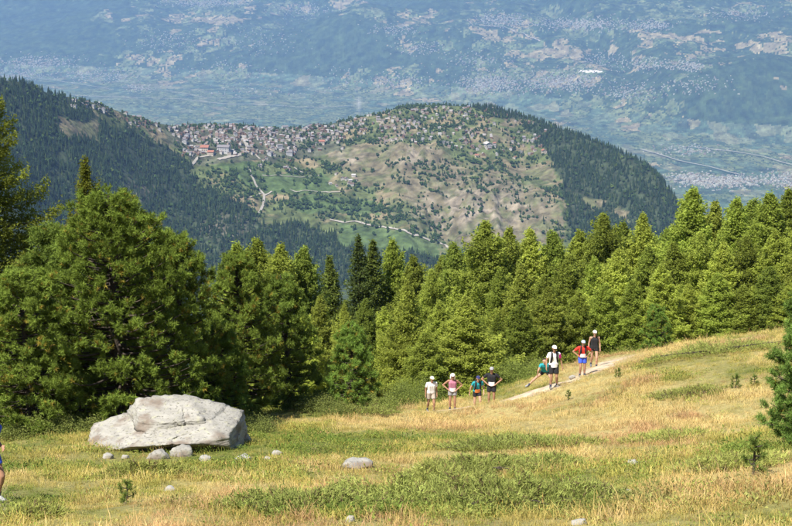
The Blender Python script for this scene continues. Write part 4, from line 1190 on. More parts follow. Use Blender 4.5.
# ================================================================== ROCKS
def mat_rock(name, col, lichen, stain):
    m, nt, out = nodes_of(name)
    p = nt.nodes.new('ShaderNodeBsdfPrincipled'); p.inputs['Roughness'].default_value = 0.9; p.inputs['Specular IOR Level'].default_value = 0.2
    tc = nt.nodes.new('ShaderNodeTexCoord')
    def noi(scale, detail=8, sx=(1, 1, 1)):
        mp = nt.nodes.new('ShaderNodeMapping'); mp.inputs['Scale'].default_value = sx
        nt.links.new(tc.outputs['Object'], mp.inputs['Vector'])
        n_ = nt.nodes.new('ShaderNodeTexNoise'); n_.inputs['Scale'].default_value = scale; n_.inputs['Detail'].default_value = detail
        nt.links.new(mp.outputs[0], n_.inputs['Vector'])
        return n_.outputs['Fac']
    def ramp(src, a, b):
        mr = nt.nodes.new('ShaderNodeMapRange'); mr.inputs['From Min'].default_value = a; mr.inputs['From Max'].default_value = b
        nt.links.new(src, mr.inputs['Value']); return mr.outputs[0]
    def mix(f, a, b):
        mx = nt.nodes.new('ShaderNodeMix'); mx.data_type = 'RGBA'
        nt.links.new(f, mx.inputs['Factor'])
        for s_, v_ in (('A', a), ('B', b)):
            if isinstance(v_, tuple): mx.inputs[s_].default_value = (*v_, 1)
            else: nt.links.new(v_, mx.inputs[s_])
        return mx.outputs['Result']
    band = noi(2.4, 10, (0.8, 0.8, 4.0))
    base = mix(ramp(band, 0.30, 0.62), tuple(c_ * 0.72 for c_ in col), col)
    base = mix(ramp(noi(7.0), 0.55, 0.68), base, lichen)
    base = mix(ramp(noi(1.3, 12), 0.51, 0.62), base, stain)
    base = mix(ramp(noi(14.0, 6), 0.56, 0.70), base, tuple(c_ * 0.35 for c_ in col))
    nt.links.new(base, p.inputs['Base Color'])
    b = nt.nodes.new('ShaderNodeBump'); b.inputs['Strength'].default_value = 0.9; b.inputs['Distance'].default_value = 0.05
    nt.links.new(band, b.inputs['Height'])
    b2 = nt.nodes.new('ShaderNodeBump'); b2.inputs['Strength'].default_value = 0.6; b2.inputs['Distance'].default_value = 0.02
    nt.links.new(noi(18.0), b2.inputs['Height']); nt.links.new(b.outputs[0], b2.inputs['Normal'])
    nt.links.new(b2.outputs[0], p.inputs['Normal'])
    nt.links.new(p.outputs[0], out.inputs['Surface'])
    return m
M_rock = mat_rock('layered pale gneiss', (0.34, 0.325, 0.29), (0.36, 0.35, 0.26), (0.19, 0.155, 0.125))

def noise3(P, s, seed=0.0):
    x, y, z = P[:, 0] * s + seed, P[:, 1] * s + 1.7 * seed, P[:, 2] * s - seed
    return (fbm(x + 0.37 * z, y - 0.21 * z, 3) + fbm(y + 5.1, z * 1.1 + 3.7, 3) + fbm(z + 9.2, x + 1.3, 3)) / 3

def cut_rock(planes, seed, sub=5, rough=0.05, strata=0.0, tilt=(0.05, 0.0), size=3.0, cracks=0):
    """a ball pressed back inside a set of planes, then weathered; strata steps the sides in layers"""
    bm = bmesh.new()
    bmesh.ops.create_icosphere(bm, subdivisions=sub, radius=1.0)
    D = np.array([v.co[:] for v in bm.verts]); Fc = np.array([[v.index for v in f.verts] for f in bm.faces]); bm.free()
    D = unit(D)
    t = np.full(len(D), size * 3.0)
    for n_, d in planes:
        n_ = np.array(n_, float); n_ /= np.linalg.norm(n_)
        k_ = D @ n_
        t = np.where(k_ > 1e-4, np.minimum(t, d / np.maximum(k_, 1e-4)), t)
    P = D * t[:, None]
    if strata:
        lay = (P[:, 2] + tilt[0] * P[:, 0] + tilt[1] * P[:, 1]) / strata + 0.5 * noise3(P, 0.8, seed)
        fr = lay - np.floor(lay)
        stepin = (np.where(fr < 0.2, -0.055, 0.0) + 0.035 * np.sin(np.floor(lay) * 12.9)) * np.clip(0.5 + 1.6 * noise3(P, 1.3, seed + 7), 0, 1.2)
        flat = np.hypot(D[:, 0], D[:, 1]) ** 2
        P = P + np.stack([D[:, 0], D[:, 1], np.zeros(len(D))], -1) * (stepin * flat)[:, None]
    P = P + D * (rough * 2.6 * noise3(P, 1.6, seed) - rough * 1.1 * np.abs(noise3(P, 2.6, seed + 9)) + rough * 0.8 * noise3(P, 4.5, seed + 3) + rough * .5 * noise3(P, 11, seed + 3))[:, None]
    rr = np.random.default_rng(int(seed * 10))
    for k_ in range(cracks):
        n_ = unit(np.array([rr.normal(), rr.normal() * 0.5, rr.normal() * (1.6 if k_ % 2 else 0.5)]))
        off = rr.uniform(-0.9, 0.9) * size * 0.45
        dist = P @ n_ - off + 0.14 * noise3(P, 1.8, seed + k_) + 0.05 * noise3(P, 6.0, seed + k_)
        on = sstep(-0.05, 0.25, noise3(P, 0.9, seed + 2.7 * k_))
        P = P - D * (0.075 * np.exp(-(dist / 0.028) ** 2) * on + 0.02 * sstep(-0.02, 0.02, dist) * on)[:, None]
    return P, Fc

ROCK_SPOTS = []
c0 = hit_ground(162, 456)
bx_, by_ = c0.x, c0.y + 1.1
bz_ = float(ground(bx_, by_))
# lower slab: thin left tip, top rising to the right, undercut front; upper slab lies on it, set back
def nd(n_, p_):
    n_ = np.array(n_, float); n_ /= np.linalg.norm(n_); return (tuple(n_), float(n_ @ np.array(p_, float)))
low, lf = cut_rock([nd((-.12, -.46, 1), (0, -1.0, .16)), nd((-.50, -.30, 1), (-1.9, -.9, -.50)), nd((0, -1, -.85), (0, -1.05, .26)), nd((.05, -1, .15), (0, -1.05, 0)), nd((.55, -1, .05), (1.2, -.95, 0)), nd((1, -.15, .12), (1.78, 0, 0)), nd((-1, 0, .1), (-2.1, 0, 0)), nd((0, 1, .1), (0, 1.2, 0)), nd((0, 0, -1), (0, 0, -.95)), nd((.55, -.2, 1), (1.35, 0, .62))], 2.3, 6, 0.034, 0.15, (-0.10, 0.06), 3.0, 12)
low[:, 2] += 0.55
upp, uf_ = cut_rock([nd((-.08, -.42, 1), (0, -.5, .12)), nd((.12, -1, .08), (0, -.55, 0)), nd((-1, -.35, .3), (-1.15, 0, 0)), nd((1, -.3, .6), (.95, 0, 0)), nd((0, 1, .1), (0, .8, 0)), nd((0, 0, -1), (0, 0, -.45)), nd((.5, -.2, 1), (.5, 0, .30)), nd((-.6, -1, .3), (-.75, -.5, 0)), nd((.5, -1, .3), (.6, -.5, 0))], 5.1, 5, 0.034, 0.13, (0.05, 0.1), 2.0, 7)
upp += np.array([0.30, 0.30, 1.25])
V, Fc = join([(low, lf), (upp, uf_)])
bo = link('boulder', np_mesh('boulder', V, Fc, None, True, M_rock), loc=(bx_, by_, bz_), label='big pale layered boulder under the pines on the left', cat='boulder')
bo.rotation_euler = (0, 0, 0.04); bo.scale = (1.02, 1.0, 0.62)
ROCK_SPOTS += [(bx_ + dx, by_ + dy, 0.45) for dx in (-1.3, -0.7, 0, 0.7, 1.2) for dy in (0.0, 0.5)]
for u, v, wpx, hpx, lab in [(158, 459, 24, 12, 'rounded stone leaning on the middle of the boulder front'), (182, 457, 26, 13, 'larger rounded stone in front of the boulder'), (243, 464, 20, 9, 'pale stone off the right end of the boulder'), (108, 459, 12, 6, 'small stone at the left tip of the boulder'), (125, 460, 10, 5, 'smaller flat stone left of the rounded ones before the boulder'), (206, 461, 14, 7, 'brownish stone under the right half of the boulder'),
                            (356, 467, 38, 10, 'flat pale slab lying in the meadow right of the boulder'), (632, 466, 13, 8, 'white stone in the right meadow'), (628, 496, 13, 9, 'half buried stone below the white one'), (580, 526, 20, 8, 'pale stone at the bottom edge right of the junipers'), (170, 491, 13, 6, 'small pale stone below the boulder'), (277, 456, 12, 5, 'small pale stone between boulder and slab'), (268, 461, 9, 5, 'smaller stone beside the one between boulder and slab'),
                            (350, 523, 11, 8, 'small stone in front of the junipers'), (572, 379, 7, 5, 'dark stone on the trail behind the walker in white'), (30, 517, 16, 7, 'mossy stone in the lower left corner'), (415, 470, 8, 5, 'tiny pale stone right of the flat slab')]:
    p = hit_ground(u, v)
    d = p.y / 0.95
    w, h = wpx / F * d, hpx / F * d
    sd = (u * 7 + v) % 50
    r = np.random.default_rng(int(u * 13 + v))
    pl = [((r.normal(), r.normal(), r.normal() * .6), r.uniform(.75, 1.0)) for _ in range(9)] + [((0.1 * r.normal(), 0.2 * r.normal() - .15, 1), .8), ((0, 0, -1), 0.9), ((0, -1, .3), .9)]
    P, Fr = cut_rock(pl, sd, 3, 0.06, 0.0, size=.45)
    P = P / np.abs(P).max(0) * np.array([w / 2, w * 0.40, h * 0.62])
    ro = link('stone', np_mesh('stone', P, Fr, None, True, M_rock), loc=(p.x, p.y, float(ground(p.x, p.y)) + h * 0.22), label=lab, cat='stone', group='stones in the meadow')
    ro.rotation_euler = (0, 0, r.uniform(-0.3, 0.3))
    ROCK_SPOTS.append((p.x, p.y, w * 0.5)); ROCK_SPOTS.append((p.x, p.y - w * .4 - 0.1, w * 0.35 + .05))

# ================================================================== MEADOW GRASS
if 'ROCK_SPOTS' not in globals(): ROCK_SPOTS = []
M_grass = mat_leaf('meadow grass blades', instancer=True, trans=0.35, rand=0.18)
PROTO = bpy.data.collections.new('grass tufts')      # instanced only, never linked into the scene
def make_tuft(seed, n, h, spread, lean, width, heads):
    r = np.random.default_rng(seed)
    V, Fc, C = [], [], []
    for i in range(n):
        a = r.uniform(0, 6.28); d = spread * math.sqrt(r.uniform())
        base = np.array([math.cos(a) * d, math.sin(a) * d, -0.03])
        L = h * r.uniform(0.45, 1.1)
        b = r.uniform(0, 6.28); ln = lean * r.uniform(0.2, 1.2)
        dirv = np.array([math.cos(b), math.sin(b), 0])
        sidev = np.array([-math.sin(b), math.cos(b), 0]) if r.uniform() < .5 else np.array([math.cos(b + .8), math.sin(b + .8), 0])
        w = width * r.uniform(0.6, 1.3)
        m_ = base + np.array([0, 0, L * 0.6]) + dirv * L * ln * 0.3
        tip = base + np.array([0, 0, L]) + dirv * L * ln
        k_ = len(V)
        V += [base - sidev * w, base + sidev * w, m_ - sidev * w * .7, m_ + sidev * w * .7, tip]
        Fc += [(k_, k_ + 1, k_ + 3), (k_, k_ + 3, k_ + 2), (k_ + 2, k_ + 3, k_ + 4)]
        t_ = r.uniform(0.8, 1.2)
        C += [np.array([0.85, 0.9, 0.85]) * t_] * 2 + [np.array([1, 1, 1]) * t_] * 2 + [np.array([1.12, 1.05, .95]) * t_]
        if heads and r.uniform() < heads:
            k_ = len(V)
            up = np.array([dirv[0] * .5, dirv[1] * .5, 1.0]) * 0.045
            V += [tip - sidev * .005, tip + sidev * .005, tip + up]
            Fc += [(k_, k_ + 1, k_ + 2)]
            C += [np.array([1.12, 0.95, .85])] * 3
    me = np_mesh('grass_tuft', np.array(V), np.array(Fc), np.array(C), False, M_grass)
    o = bpy.data.objects.new('grass_tuft_%02d' % len(PROTO.objects), me)
    PROTO.objects.link(o)
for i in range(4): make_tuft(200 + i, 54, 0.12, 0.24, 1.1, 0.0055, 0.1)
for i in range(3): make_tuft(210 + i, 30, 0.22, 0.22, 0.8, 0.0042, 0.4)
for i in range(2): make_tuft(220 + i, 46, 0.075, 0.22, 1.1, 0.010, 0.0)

def make_herb(seed, n, h, leaf, spread):
    r = np.random.default_rng(seed)
    P = np.stack([r.normal(size=n) * spread, r.normal(size=n) * spread, r.uniform(0, h, n)], -1)
    V, Fc = leaf_quads(P, np.stack([P[:, 0], P[:, 1], np.full(n, .12)], -1) + .12 * r.normal(size=(n, 3)), leaf * r.uniform(.6, 1.3, n), leaf * .5 * r.uniform(.7, 1.3, n), r)
    o = bpy.data.objects.new('grass_tuft_%02d' % len(PROTO.objects), np_mesh('meadow_herb', V, Fc, np.repeat(r.uniform(.75, 1.25, (n, 1)) * np.ones((1, 3)), 4, 0), False, M_grass))
    PROTO.objects.link(o)
make_herb(231, 60, 0.10, 0.055, 0.12); make_herb(232, 90, 0.16, 0.03, 0.11)

def scatter(name, label, dens_near, dens_far, seed):
    r = np.random.default_rng(seed)
    x0, x1, y0, y1 = -20, 36, 10, 112
    N = int((x1 - x0) * (y1 - y0) * dens_near)
    x = r.uniform(x0, x1, N); y = r.uniform(y0, y1, N)
    inside = (np.abs(x) < 0.30 * y + 2.5)
    x, y = x[inside], y[inside]
    keep = r.uniform(size=len(x)) < np.interp(y, [14, 40, 75, 110], [1.0, 0.62, 0.42, 0.2]) * dens_far
    x, y = x[keep], y[keep]
    td_ = trail_dist(x, y)
    ok = td_ > np.where(y < 48, 0.42, 0.62) + 0.45 * r.uniform(size=len(x))
    for (px, py, rad) in ROCK_SPOTS: ok &= np.hypot(x - px, y - py) > rad
    x, y = x[ok], y[ok]
    z = ground(x, y)
    d = dryness(x, y)
    n_ = len(x)
    d = np.clip(d + r.normal(size=n_) * 0.16, 0, 1)
    g = np.array([0.215, 0.245, 0.055]); yl = np.array([0.43, 0.375, 0.10]); st = np.array([0.60, 0.47, 0.215])
    c_ = np.where(d[:, None] < 0.5, g + (yl - g) * (d * 2)[:, None], yl + (st - yl) * (d * 2 - 1)[:, None])
    red = sstep(0.12, 0.5, fbm(x * 0.25 + 33, y * 0.25, 3)) * (d > 0.45)
    red = np.maximum(red, 0.85 * np.exp(-((x - 4.6) / 2.6) ** 2 - ((y - 20.5) / 2.6) ** 2))
    red = (red * r.uniform(size=n_) ** 0.6 * 0.9)[:, None]
    c_ = c_ * (1 - red) + np.array([0.46, 0.27, 0.16]) * red
    c_ = c_ * r.uniform(0.8, 1.2, (n_, 1))
    shade = sstep(0.2, -0.3, fbm(x * 0.6 + 3, y * 0.6, 2))
    idx = np.where(d > 0.42, np.where(r.uniform(size=n_) < 0.30, r.integers(4, 7, n_), r.integers(0, 4, n_)), np.where(r.uniform(size=n_) < 0.45, r.integers(7, 9, n_), r.integers(0, 4, n_)))
    hb = (r.uniform(size=n_) < 0.10 + 0.25 * (d < 0.35)) & (d < 0.75)
    idx = np.where(hb, r.integers(9, 11, n_), idx)
    c_ = np.where(hb[:, None], c_ * np.array([0.72, 0.9, 0.8]), c_)
    turf = 0.55 + 0.75 * sstep(-0.35, 0.45, fbm(x * 0.33 + 71, y * 0.33, 3))
    sc = r.uniform(0.6, 1.15, n_) * turf * np.where(y > 48, np.interp(trail_dist(x, y), [0.9, 2.6], [0.4, 1.0]), 1.0) * np.interp(y, [14, 60, 110], [1.0, 1.15, 1.35])
    me = bpy.data.meshes.new(name)
    me.vertices.add(n_); me.vertices.foreach_set('co', np.stack([x, y, z], -1).astype(np.float32).ravel())
    at = me.attributes.new('tint', 'FLOAT_COLOR', 'POINT')
    c4 = np.ones((n_, 4), np.float32); c4[:, :3] = c_
    at.data.foreach_set('color', c4.ravel())
    for nm, dat in (('tuft_scale', sc), ('tuft_turn', r.uniform(0, 6.28, n_))):
        a_ = me.attributes.new(nm, 'FLOAT', 'POINT'); a_.data.foreach_set('value', dat.astype(np.float32))
    a_ = me.attributes.new('tuft_kind', 'INT', 'POINT'); a_.data.foreach_set('value', idx.astype(np.int32))
    me.update()
    o = link(name, me, label=label, cat='grass', kind='stuff')
    ng = bpy.data.node_groups.new(name, 'GeometryNodeTree')
    ng.interface.new_socket('Geometry', in_out='INPUT', socket_type='NodeSocketGeometry')
    ng.interface.new_socket('Geometry', in_out='OUTPUT', socket_type='NodeSocketGeometry')
    gi = ng.nodes.new('NodeGroupInput'); go = ng.nodes.new('NodeGroupOutput')
    ip = ng.nodes.new('GeometryNodeInstanceOnPoints')
    ci = ng.nodes.new('GeometryNodeCollectionInfo')
    ci.inputs['Collection'].default_value = PROTO
    ci.inputs['Separate Children'].default_value = True
    ci.inputs['Reset Children'].default_value = True
    def named(nm, tp):
        q = ng.nodes.new('GeometryNodeInputNamedAttribute'); q.data_type = tp; q.inputs['Name'].default_value = nm
        return q.outputs['Attribute']
    ng.links.new(gi.outputs[0], ip.inputs['Points'])
    ng.links.new(ci.outputs[0], ip.inputs['Instance'])
    ip.inputs['Pick Instance'].default_value = True
    ng.links.new(named('tuft_kind', 'INT'), ip.inputs['Instance Index'])
    cx = ng.nodes.new('ShaderNodeCombineXYZ')
    ng.links.new(named('tuft_turn', 'FLOAT'), cx.inputs['Z'])
    ng.links.new(cx.outputs[0], ip.inputs['Rotation'])
    ng.links.new(named('tuft_scale', 'FLOAT'), ip.inputs['Scale'])
    ng.links.new(ip.outputs[0], go.inputs[0])
    md = o.modifiers.new('tufts', 'NODES'); md.node_group = ng
    print('grass', n_)
    return o
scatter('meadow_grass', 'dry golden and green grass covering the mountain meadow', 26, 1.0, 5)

# ================================================================== PEOPLE
def mat_cloth(name, col, rough=0.85): return mat_plain(name, col, rough, 0.10, 30.0, 0.2)
M_skin = mat_plain('fair skin', (0.46, 0.27, 0.185), 0.6, 0.06, 12.0)  # one even skin tone, paler than the tanned one
M_tan = mat_plain('tanned skin', (0.34, 0.185, 0.115), 0.6, 0.06, 12.0)
M_eye = mat_plain('dark eye', (0.03, 0.022, 0.018), 0.3, 0.05)
M_lip = mat_plain('lips', (0.36, 0.14, 0.11), 0.5, 0.05)
CL = {}
def cloth(name, col):
    if name not in CL: CL[name] = mat_cloth(name, col)
    return CL[name]
WHITE = cloth('white cloth', (0.80, 0.79, 0.77)); BLACK = cloth('black cloth', (0.022, 0.022, 0.025)); TEAL = cloth('teal cloth', (0.03, 0.30, 0.34)); RED = cloth('red cloth', (0.62, 0.045, 0.03)); BLUE = cloth('royal blue cloth', (0.05, 0.10, 0.55))
MAUVE = cloth('mauve cloth', (0.42, 0.17, 0.25)); GREY = cloth('grey cloth', (0.30, 0.30, 0.31)); NAVY = cloth('navy cloth', (0.035, 0.04, 0.12)); MAGENTA = cloth('magenta cloth', (0.68, 0.03, 0.33)); CREAM = cloth('cream cloth', (0.78, 0.76, 0.58)); PALEBLUE = cloth('pale blue cloth', (0.42, 0.55, 0.65)); BEIGE = cloth('beige cloth', (0.42, 0.36, 0.30)); PAPER = cloth('white paper', (0.82, 0.81, 0.79)); ORANGE = cloth('orange cloth', (0.65, 0.22, 0.06)); RUBBER = cloth('shoe rubber', (0.14, 0.14, 0.15)); SOCK = cloth('dark sock', (0.05, 0.06, 0.10))
HAIR = mat_plain('dark brown hair', (0.035, 0.022, 0.014), 0.55, 0.3, 40)

def capsule(a, b, ra, rb, sides=12, flat=0.0, ends=True):
    """tapered limb with rounded ends; flat squeezes it front to back"""
    a = np.array(a, float); b = np.array(b, float)
    t = b - a; L = np.linalg.norm(t); t = t / (L + 1e-9)
    rows = []
    if ends:
        for k_ in (0.0, 0.35, 0.7): rows.append((a - t * ra * math.cos(k_ * math.pi / 2), max(ra * math.sin(k_ * math.pi / 2), 0.001)))
    for f in np.linspace(0, 1, 4): rows.append((a + (b - a) * f, ra + (rb - ra) * f))
    if ends:
        for k_ in (0.7, 0.35, 0.0): rows.append((b + t * rb * math.cos(k_ * math.pi / 2), max(rb * math.sin(k_ * math.pi / 2), 0.001)))
    c_ = np.array([p for p, _ in rows]); r_ = np.array([q for _, q in rows])
    ref = np.array([0, 1.0, 0]) if abs(t[1]) < 0.9 else np.array([1.0, 0, 0])
    A = np.cross(t, ref); A /= np.linalg.norm(A); B = np.cross(t, A)
    ang = np.linspace(0, 2 * math.pi, sides, endpoint=False)
    V = c_[:, None] + r_[:, None, None] * (np.cos(ang)[None, :, None] * A + (1 - flat) * np.sin(ang)[None, :, None] * B)
    n = len(c_)
    V = np.vstack([V.reshape(-1, 3), c_[:1], c_[-1:]])
    F4 = []
    for i in range(n - 1):
        for j in range(sides):
            jn = (j + 1) % sides
            F4.append((i * sides + j, i * sides + jn, (i + 1) * sides + jn, (i + 1) * sides + j))
    T = []
    for j in range(sides):
        jn = (j + 1) % sides
        T.append((n * sides, jn, j)); T.append((n * sides + 1, (n - 1) * sides + j, (n - 1) * sides + jn))
    return V, F4, T

def fused(name, caps, mat, voxel, smooth_it=2, decim=0.5):
    """one continuous skin over a set of limbs"""
    Vs, Fs, o = [], [], 0
    for V, F4, T in caps:
        Vs.append(V); Fs += [tuple(i + o for i in f) for f in F4] + [tuple(i + o for i in f) for f in T]; o += len(V)
    me = bpy.data.meshes.new(name); me.from_pydata(np.vstack(Vs).tolist(), [], Fs); me.update()
    ob = bpy.data.objects.new('tmp', me); COL.objects.link(ob)
    md = ob.modifiers.new('r', 'REMESH'); md.mode = 'VOXEL'; md.voxel_size = voxel
    ms = ob.modifiers.new('s', 'SMOOTH'); ms.factor = 0.5; ms.iterations = smooth_it
    if decim < 1:
        mdx = ob.modifiers.new('d', 'DECIMATE'); mdx.ratio = decim
    dg = bpy.context.evaluated_depsgraph_get()
    out = bpy.data.meshes.new_from_object(ob.evaluated_get(dg))
    out.name = name
    bpy.data.objects.remove(ob)
    bpy.data.meshes.remove(me)
    out.materials.clear(); out.materials.append(mat)
    out.polygons.foreach_set('use_smooth', np.ones(len(out.polygons), bool))
    return out

def ellipsoid(name, c, r, mat, cut=None, seg=16, rings=10, tilt=0.0):
    bm = bmesh.new()
    bmesh.ops.create_uvsphere(bm, u_segments=seg, v_segments=rings, radius=1.0)
    if cut is not None: bmesh.ops.delete(bm, geom=[v for v in bm.verts if v.co.z < cut], context='VERTS')
    bmesh.ops.scale(bm, vec=r, verts=bm.verts)
    if tilt: bmesh.ops.rotate(bm, matrix=Matrix.Rotation(tilt, 3, 'X'), verts=bm.verts)
    bmesh.ops.translate(bm, vec=c, verts=bm.verts)
    for f in bm.faces: f.smooth = True
    me = bpy.data.meshes.new(name); bm.to_mesh(me); bm.free(); me.materials.append(mat)
    return me

BASE = dict(pelvis=(0, 0, .95), waist=(0, 0, 1.09), chest=(0, 0, 1.30), neck=(0, 0.005, 1.47), head=(0, -.025, 1.63),
            shL=(.185, 0, 1.415), elL=(.245, .03, 1.13), wrL=(.255, -.06, .89), shR=(-.185, 0, 1.415), elR=(-.245, .03, 1.13), wrR=(-.255, -.06, .89),
            hipL=(.095, 0, .92), knL=(.105, -.04, .50), anL=(.11, .02, .085), toL=(.12, -.15, .035), hipR=(-.095, 0, .92), knR=(-.105, -.04, .50), anR=(-.11, .02, .085), toR=(-.12, -.15, .035))
# L is the side at +X (to the right in the picture when the person faces us)
AKIMBO_L = dict(elL=(.42, .06, 1.18), wrL=(.19, -.07, 1.02)); AKIMBO_R = dict(elR=(-.42, .06, 1.18), wrR=(-.19, -.07, 1.02))
def lean(J, ang, keep=('pelvis', 'hipL', 'hipR', 'knL', 'knR', 'anL', 'anR', 'toL', 'toR'), axis='x'):
    """bend the upper body forward about the pelvis"""
    c_, s_ = math.cos(ang), math.sin(ang)
    o = np.array(J['pelvis'])
    for k_ in J:
        if k_ in keep: continue
        p = np.array(J[k_]) - o
        if axis == 'x': p = np.array([p[0], p[1] * c_ - p[2] * s_, p[1] * s_ + p[2] * c_])
        else: p = np.array([p[0] * c_ + p[2] * s_, p[1], -p[0] * s_ + p[2] * c_])
        J[k_] = tuple(p + o)
    return J

def person(pos, label, J, scale, rz, skin, parts, sleeve=None, short_len=0.55, shirt=None, shorts=None, cap=None, hair=True, vest=None, bib=None, socks=SOCK, woman=False, nodding=0.35, bibz=0.0, sleeve_mats=None, group='hikers on the trail', shoe=RUBBER):
    J = {k_: np.array(v_, float) for k_, v_ in J.items()}
    e = link('person', None, loc=pos, label=label, cat='person', group=group)
    e.rotation_euler = (0, 0, rz); e.scale = (scale * 0.96,) * 3
    up = unit(J['neck'] - J['waist'])
    sh = 0.93 if woman else 1.0
    caps = []
    def torso(x, inflate=0.0, lo='pelvis', z0=0.0, ends=True):
        off = np.array([x, 0, 0])
        return [capsule(J['chest'] + off * sh * 1.15 + up * 0.02, J['waist'] + off * (0.72 if woman else 0.85), 0.098 * sh + inflate, 0.088 * sh + inflate, 12, 0.0, ends), capsule(J['waist'] + off * (0.72 if woman else 0.85), J['pelvis'] + off * 0.95, 0.088 * sh + inflate, 0.108 + inflate, 12, 0, ends)]
    for x in (-0.075, 0.0, 0.075): caps += torso(x)
    for S in 'LR':
        sg = 1 if S == 'L' else -1
        caps.append(capsule(J['neck'] - up * 0.07, J['sh' + S], 0.06, 0.058 * sh))
        caps.append(capsule(J['sh' + S], J['el' + S], 0.053 * sh, 0.040 * sh))
        caps.append(capsule(J['el' + S], J['wr' + S], 0.041 * sh, 0.027 * sh))
        d = unit(J['wr' + S] - J['el' + S])
        inward = unit(np.cross(d, np.array([0, 1.0, 0])) + 1e-4)
        pal = J['wr' + S] + d * 0.075
        caps.append(capsule(J['wr' + S], pal, 0.026, 0.032, 10, 0.35))
        fw = np.array([0, -1.0, 0]) - d * np.dot([0, -1.0, 0], d); fw = unit(fw)
        crl = unit(np.array([-sg, 0, 0]) - d * np.dot([-sg, 0, 0], d))
        for f, (o_, L_) in enumerate([(-0.030, 0.066), (-0.010, 0.080), (0.010, 0.076), (0.030, 0.058)]):
            b0 = pal + fw * -o_ + d * 0.015
            k1 = b0 + d * L_ * 0.6 + crl * 0.006
            caps.append(capsule(b0, k1, 0.0095, 0.009, 6)); caps.append(capsule(k1, k1 + d * L_ * 0.38 + crl * 0.03, 0.009, 0.0075, 6))
        tb = J['wr' + S] + d * 0.03 + fw * 0.022
        caps.append(capsule(tb, tb + d * 0.035 + fw * 0.035, 0.012, 0.010, 6)); caps.append(capsule(tb + d * 0.035 + fw * 0.035, tb + d * 0.065 + fw * 0.04 + crl * .01, 0.010, 0.008, 6))
        caps.append(capsule(J['hip' + S], J['kn' + S], 0.088, 0.057))
        cm = J['kn' + S] * 0.66 + J['an' + S] * 0.34
        caps.append(capsule(J['kn' + S], cm, 0.055, 0.057)); caps.append(capsule(cm + np.array([0, .012, 0]), J['an' + S], 0.056, 0.034))
        caps.append(capsule(J['an' + S] - np.array([0, 0, .03]), J['to' + S], 0.036, 0.028, 10))
    # head: skull, jaw, nose, brow, ears; nodding tips the face down
    nodding = nodding * 0.3 - 0.08
    h = J['head']; cn, sn = math.cos(nodding), math.sin(nodding)
    def hp(x, y, z): return h + np.array([x, y * cn - z * sn * -1 * -1, z * cn + y * sn])   # rotate face downwards
    caps.append(capsule(J['neck'] - up * 0.05, h - np.array([0, 0, 0.05]), 0.056, 0.052))
    caps.append(capsule(hp(0, 0.012, 0.03), hp(0, -0.012, 0.035), 0.083, 0.080, 14))
    caps.append(capsule(hp(0, -0.03, -0.045), hp(0, -0.045, -0.075), 0.060, 0.036, 12))
    caps.append(capsule(hp(0, -0.088, 0.010), hp(0, -0.108, -0.022), 0.009, 0.013, 8))
    caps.append(capsule(hp(-0.04, -0.078, 0.028), hp(0.04, -0.078, 0.028), 0.012, 0.012, 8))
    for sg in (-1, 1): caps.append(capsule(hp(sg * 0.080, 0.012, 0.018), hp(sg * 0.084, 0.016, -0.022), 0.014, 0.009, 8))
    body = link('body', fused('body', caps, skin, 0.0125, 2, 0.35), e)
    for sg in (-1, 1): link('eye', ellipsoid('eye', hp(sg * 0.032, -0.082, 0.006), (0.013, 0.008, 0.008), M_eye, None, 8, 6), e)
    link('mouth', ellipsoid('mouth', hp(0, -0.090, -0.052), (0.024, 0.008, 0.006), M_lip, None, 8, 6), e)
    if hair is not None and hair is not False:
        hc = [capsule(hp(0, 0.03, 0.045), hp(0, 0.02, 0.055), 0.088, 0.086, 12), capsule(hp(0, 0.06, 0.0), hp(0, 0.055, -0.05), 0.062, 0.045, 10)]
        if hair == 'long': hc.append(capsule(hp(0, 0.075, -0.03), hp(0, 0.10, -0.18), 0.045, 0.025, 10))
        link('hair', fused('hair', hc, HAIR, 0.014, 2, 0.4), e)
    if cap:
        cm_, style = cap
        o_ = link('cap', ellipsoid('cap', hp(0, 0.012, 0.056), (0.097, 0.110, 0.088), cm_, 0.0, 18, 12, nodding * 1.0), e)
        if style != 'scarf':
            link('brim', ellipsoid('brim', hp(0, -0.12, 0.062), (0.072, 0.070, 0.010), cm_, None, 14, 6, nodding * 0.9), o_)
        else:
            link('flap', fused('flap', [capsule(hp(x, 0.07, 0.05), hp(x * 1.25, 0.095, -0.12), 0.055, 0.05, 10) for x in (-0.05, 0.05)] + [capsule(hp(x, 0.02, 0.04), hp(x * 1.1, 0.03, -.08), .03, .03, 8) for x in (-0.085, 0.085)], cm_, 0.014, 2, 0.4), o_)
            link('brim', ellipsoid('brim', hp(0, -0.11, 0.062), (0.07, 0.065, 0.010), cm_, None, 14, 6, nodding * 0.9), o_)
    # clothes follow the limbs a little outside the skin
    if shirt is not None:
        c2 = []
        for x in (-0.078, 0.0, 0.078):
            off = np.array([x, 0, 0])
            c2.append(capsule(J['chest'] + off * sh * 1.15 + up * 0.03, J['waist'] + off * 0.9, 0.112 * sh, 0.106 * sh))
            c2.append(capsule(J['waist'] + off * 0.9, J['pelvis'] + off + up * 0.02, 0.106 * sh, 0.122, 12, 0, False))
        for S in 'LR':
            c2.append(capsule(J['neck'] - up * 0.055, J['sh' + S] - up * 0.005 if sleeve else J['sh' + S] * 0.5 + J['neck'] * 0.5 - up * 0.045, 0.068, 0.070 * sh if sleeve else 0.066))
            if sleeve:
                tip = J['sh' + S] + (J['el' + S] - J['sh' + S]) * sleeve
                c2.append(capsule(J['sh' + S], tip, 0.069 * sh, 0.064 * sh, 12, 0, False))
        so = link('shirt', fused('shirt', c2, shirt, 0.015, 2, 0.4), e)
